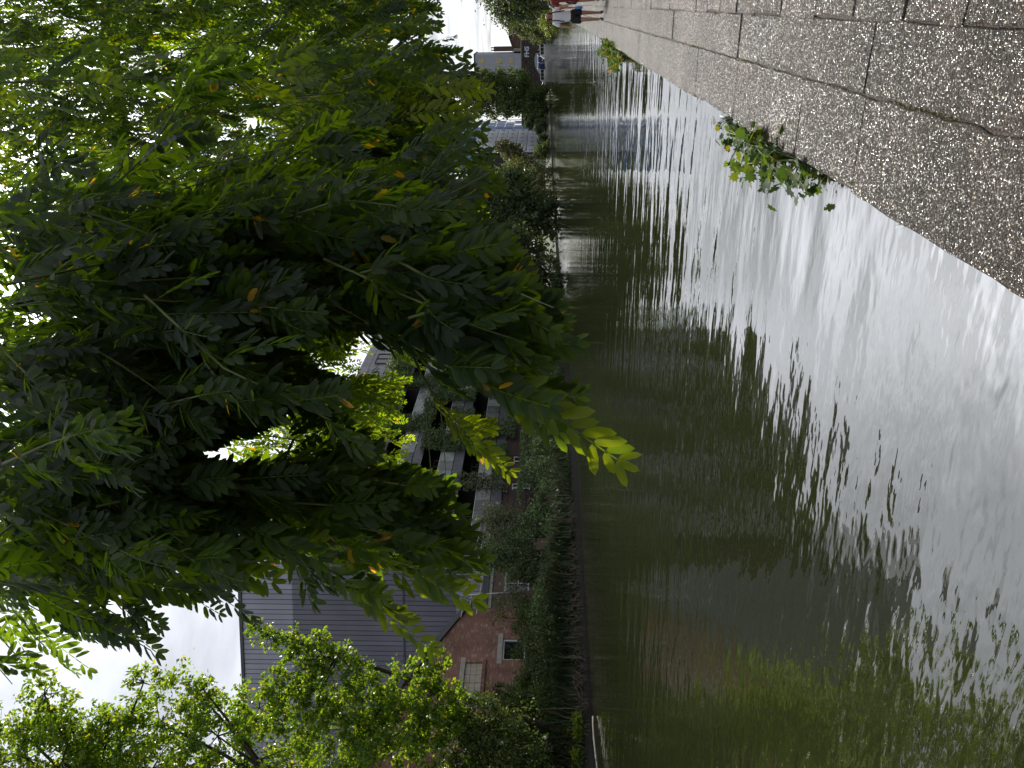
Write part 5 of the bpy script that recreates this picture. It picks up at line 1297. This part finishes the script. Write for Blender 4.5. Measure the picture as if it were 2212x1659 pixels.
# thin bare whips below the leaves
for (a, b_, c_) in [((1080,575,1.9),(1150,575,1.85),(1215,542,1.8)), ((1090,590,1.9),(1160,600,1.85),(1222,604,1.8)), ((1150,735,1.6),(1230,739,1.6),(1306,741,1.6)), ((1000,720,1.8),(1150,800,1.75),(1302,866,1.7)), ((920,880,1.9),(930,1010,1.8),(925,1060,1.8)), ((950,870,1.9),(960,960,1.85),(963,1070,1.85))]:
    twigs.tube([P(*a), P(*b_), P(*c_)], [.0017, .0014, .0008], 5, caps=False)

def fill(poly, n, dr, Lr=(.3, .6), tilt=0.0, ls=.045, hi=True, rb=None, gap=.07, leafL=.2):
    for q in inpoly(poly, n):
        D = rng.uniform(*dr); st_ = P(q[0], q[1], D); Ls = rng.uniform(*Lr)
        d = np.array([0, 0, -1.0])+CR*(tilt+rng.normal()*.38)+CF*rng.normal()*.45
        d = nrm(d); o_ = nrm(CR*rng.normal()+CF*rng.normal())
        shoot([st_, st_+d*Ls*.5+o_*Ls*.08, st_+d*Ls], D, leafL=leafL, ls=ls, gap=gap, hi=hi, rb=rb, tw=.0035)
YEL[0] = .007
fill([(-300,-220),(300,-220),(300,430),(-300,430)], 70, (6.6, 8.8), (.5, .9), 0, .055, False, gap=.08, leafL=.22)  # layers toward the sun, added to shade the far crown
# far part of the crown, sky glinting through
fill([(-120,-60),(760,-60),(760,120),(700,300),(620,430),(-120,430)], 320, (4.2, 6.4), (.4, .8), 0, .046, False, gap=.075)
fill([(150,380),(700,330),(820,420),(820,560),(620,640),(300,600),(150,520)], 90, (2.8, 4.2), (.4, .7), 0, .046, False, gap=.07)
# small leaved spray seen far off between the gaps
fill([(380,640),(520,690),(640,790),(690,870),(690,930),(560,820),(470,760),(380,720)], 150, (4.4, 5.8), (.35, .6), -.25, .044, False, rb=.6, gap=.065)
fill([(430,600),(640,640),(760,720),(700,730),(560,690),(430,660)], 42, (3.4, 5.0), (.35, .6), .1, .044, False, rb=.6, gap=.065)
FREE[0] = 1
fill([(360,930),(520,890),(620,900),(640,950),(560,985),(420,990)], 20, (4.6, 6.0), (.25, .45), -.3, .042, False, rb=.6, gap=.075)
fill([(640,760),(720,790),(750,840),(745,930),(700,900),(650,830)], 34, (4.6, 6.0), (.25, .45), -.2, .042, False, rb=.7, gap=.07)
FREE[0] = False
# near dark mass
YEL[0] = .008
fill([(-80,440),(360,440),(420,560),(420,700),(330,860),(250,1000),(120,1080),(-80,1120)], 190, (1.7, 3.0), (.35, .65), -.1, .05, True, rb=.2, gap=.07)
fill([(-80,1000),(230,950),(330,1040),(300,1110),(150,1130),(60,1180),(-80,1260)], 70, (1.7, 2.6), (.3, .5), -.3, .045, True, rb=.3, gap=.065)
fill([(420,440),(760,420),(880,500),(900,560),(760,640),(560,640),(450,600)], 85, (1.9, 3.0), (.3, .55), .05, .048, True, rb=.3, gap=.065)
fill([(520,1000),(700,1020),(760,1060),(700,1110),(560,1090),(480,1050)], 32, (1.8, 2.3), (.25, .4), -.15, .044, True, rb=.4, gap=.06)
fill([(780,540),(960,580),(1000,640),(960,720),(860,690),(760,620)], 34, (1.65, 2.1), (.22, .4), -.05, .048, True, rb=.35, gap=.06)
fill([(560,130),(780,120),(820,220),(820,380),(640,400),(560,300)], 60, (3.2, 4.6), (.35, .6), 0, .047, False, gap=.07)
# crown above the picture, added out of view to shade the near leaves
YEL[0] = .01
fill([(-1500,60),(-60,60),(-60,1330),(-1100,1400)], 130, (2.2, 5.2), (.5, 1.0), -.1, .055, False, gap=.1, leafL=.24)
FREE[0] = 2
for i in range(430):          # unseen foliage added over and behind the camera to block sky light
    c = np.array([rng.uniform(-7.5, 3.2), rng.uniform(-6, 1.2), rng.uniform(3.4, 7)])
    if i % 3 == 0: c = np.array([rng.uniform(-7.5, 3), rng.uniform(-7, -2.2), rng.uniform(1.6, 4.5)])
    if (c-CC)@CF > -.5: continue
    d = nrm(np.array([0, 0, -1.0])+rng.normal(size=3)*.4); Ls = rng.uniform(.6, 1.1)
    shoot([c, c+d*Ls*.5, c+d*Ls], 4, leafL=.3, ls=.085, gap=.12, hi=False, tw=.004)
FREE[0] = False
t = thing('overhanging_tree', 'big overhanging tree with feathery paired leaflets and scattered yellow leaves', 'tree', (2.7, 9.0, 0))
V1, F1, R1 = HI.arrays(); V2, F2, R2 = LO.arrays()
V = np.concatenate([V1, V2]); F = F1+[f+len(V1) for f in F2]
np_mesh('crown', V, F, M['robinia'], np.concatenate([R1, R2]), smooth=True, parent=t)
tw_ = twigs.build('twigs', M['twig'], t, smooth=True, fix=False)
tw_.location = -Vector(t.location)
mb = MB(); tr0 = np.array([2.7, 9.0, -.15])
mb.tube([tr0, tr0+[.0, -.05, .9], tr0+[-.1, -.15, 2.6], tr0+[-.2, -.3, 4.6], tr0+[-.3, -.6, 7.5]], [.34, .25, .21, .18, .1], 14)
mb.build('trunk', M['bark'], t, smooth=True)
lb = MB(); s0 = tr0+[-.2, -.3, 4.7]
def limb(poly, r, start=None, n=8):
    pts = ([start] if start is not None else [])+[P(*q) for q in poly]
    lb.tube(pts, list(np.linspace(r[0], r[1], len(pts))), n)
limb([(225,-150,6.2),(238,0,6.0),(243,80,5.9),(246,150,5.8),(257,200,5.6),(268,300,5.3),(262,420,4.6),(230,560,3.8),(180,700,3.2),(120,850,2.8)], (.07, .018), s0)
limb([(-200,160,5.8),(14,121,5.6),(120,105,5.5),(243,82,5.5),(382,83,5.4),(538,101,5.3),(660,139,5.1),(760,208,4.9),(820,290,4.6)], (.045, .012), tr0+[-.3, -.55, 7.0])
limb([(-260,300,4.4),(-150,500,3.4),(-60,700,2.8),(60,850,2.4),(200,980,2.2),(330,1060,2.0)], (.06, .01), tr0+[-.3, -.6, 7.3])
limb([(246,150,5.8),(210,120,5.2),(170,90,4.8)], (.03, .012))
limb([(245,130,5.85),(330,95,5.6),(420,40,5.4),(520,-20,5.4)], (.025, .01))
limb([(268,300,5.3),(380,330,4.6),(520,380,3.8),(640,450,3.0),(720,530,2.4)], (.025, .006))
limb([(300,480,4.2),(400,560,3.2),(560,620,2.5),(680,680,2.1)], (.018, .006), P(262,420,4.6))
lb.build('limbs', M['bark'], t, smooth=True)
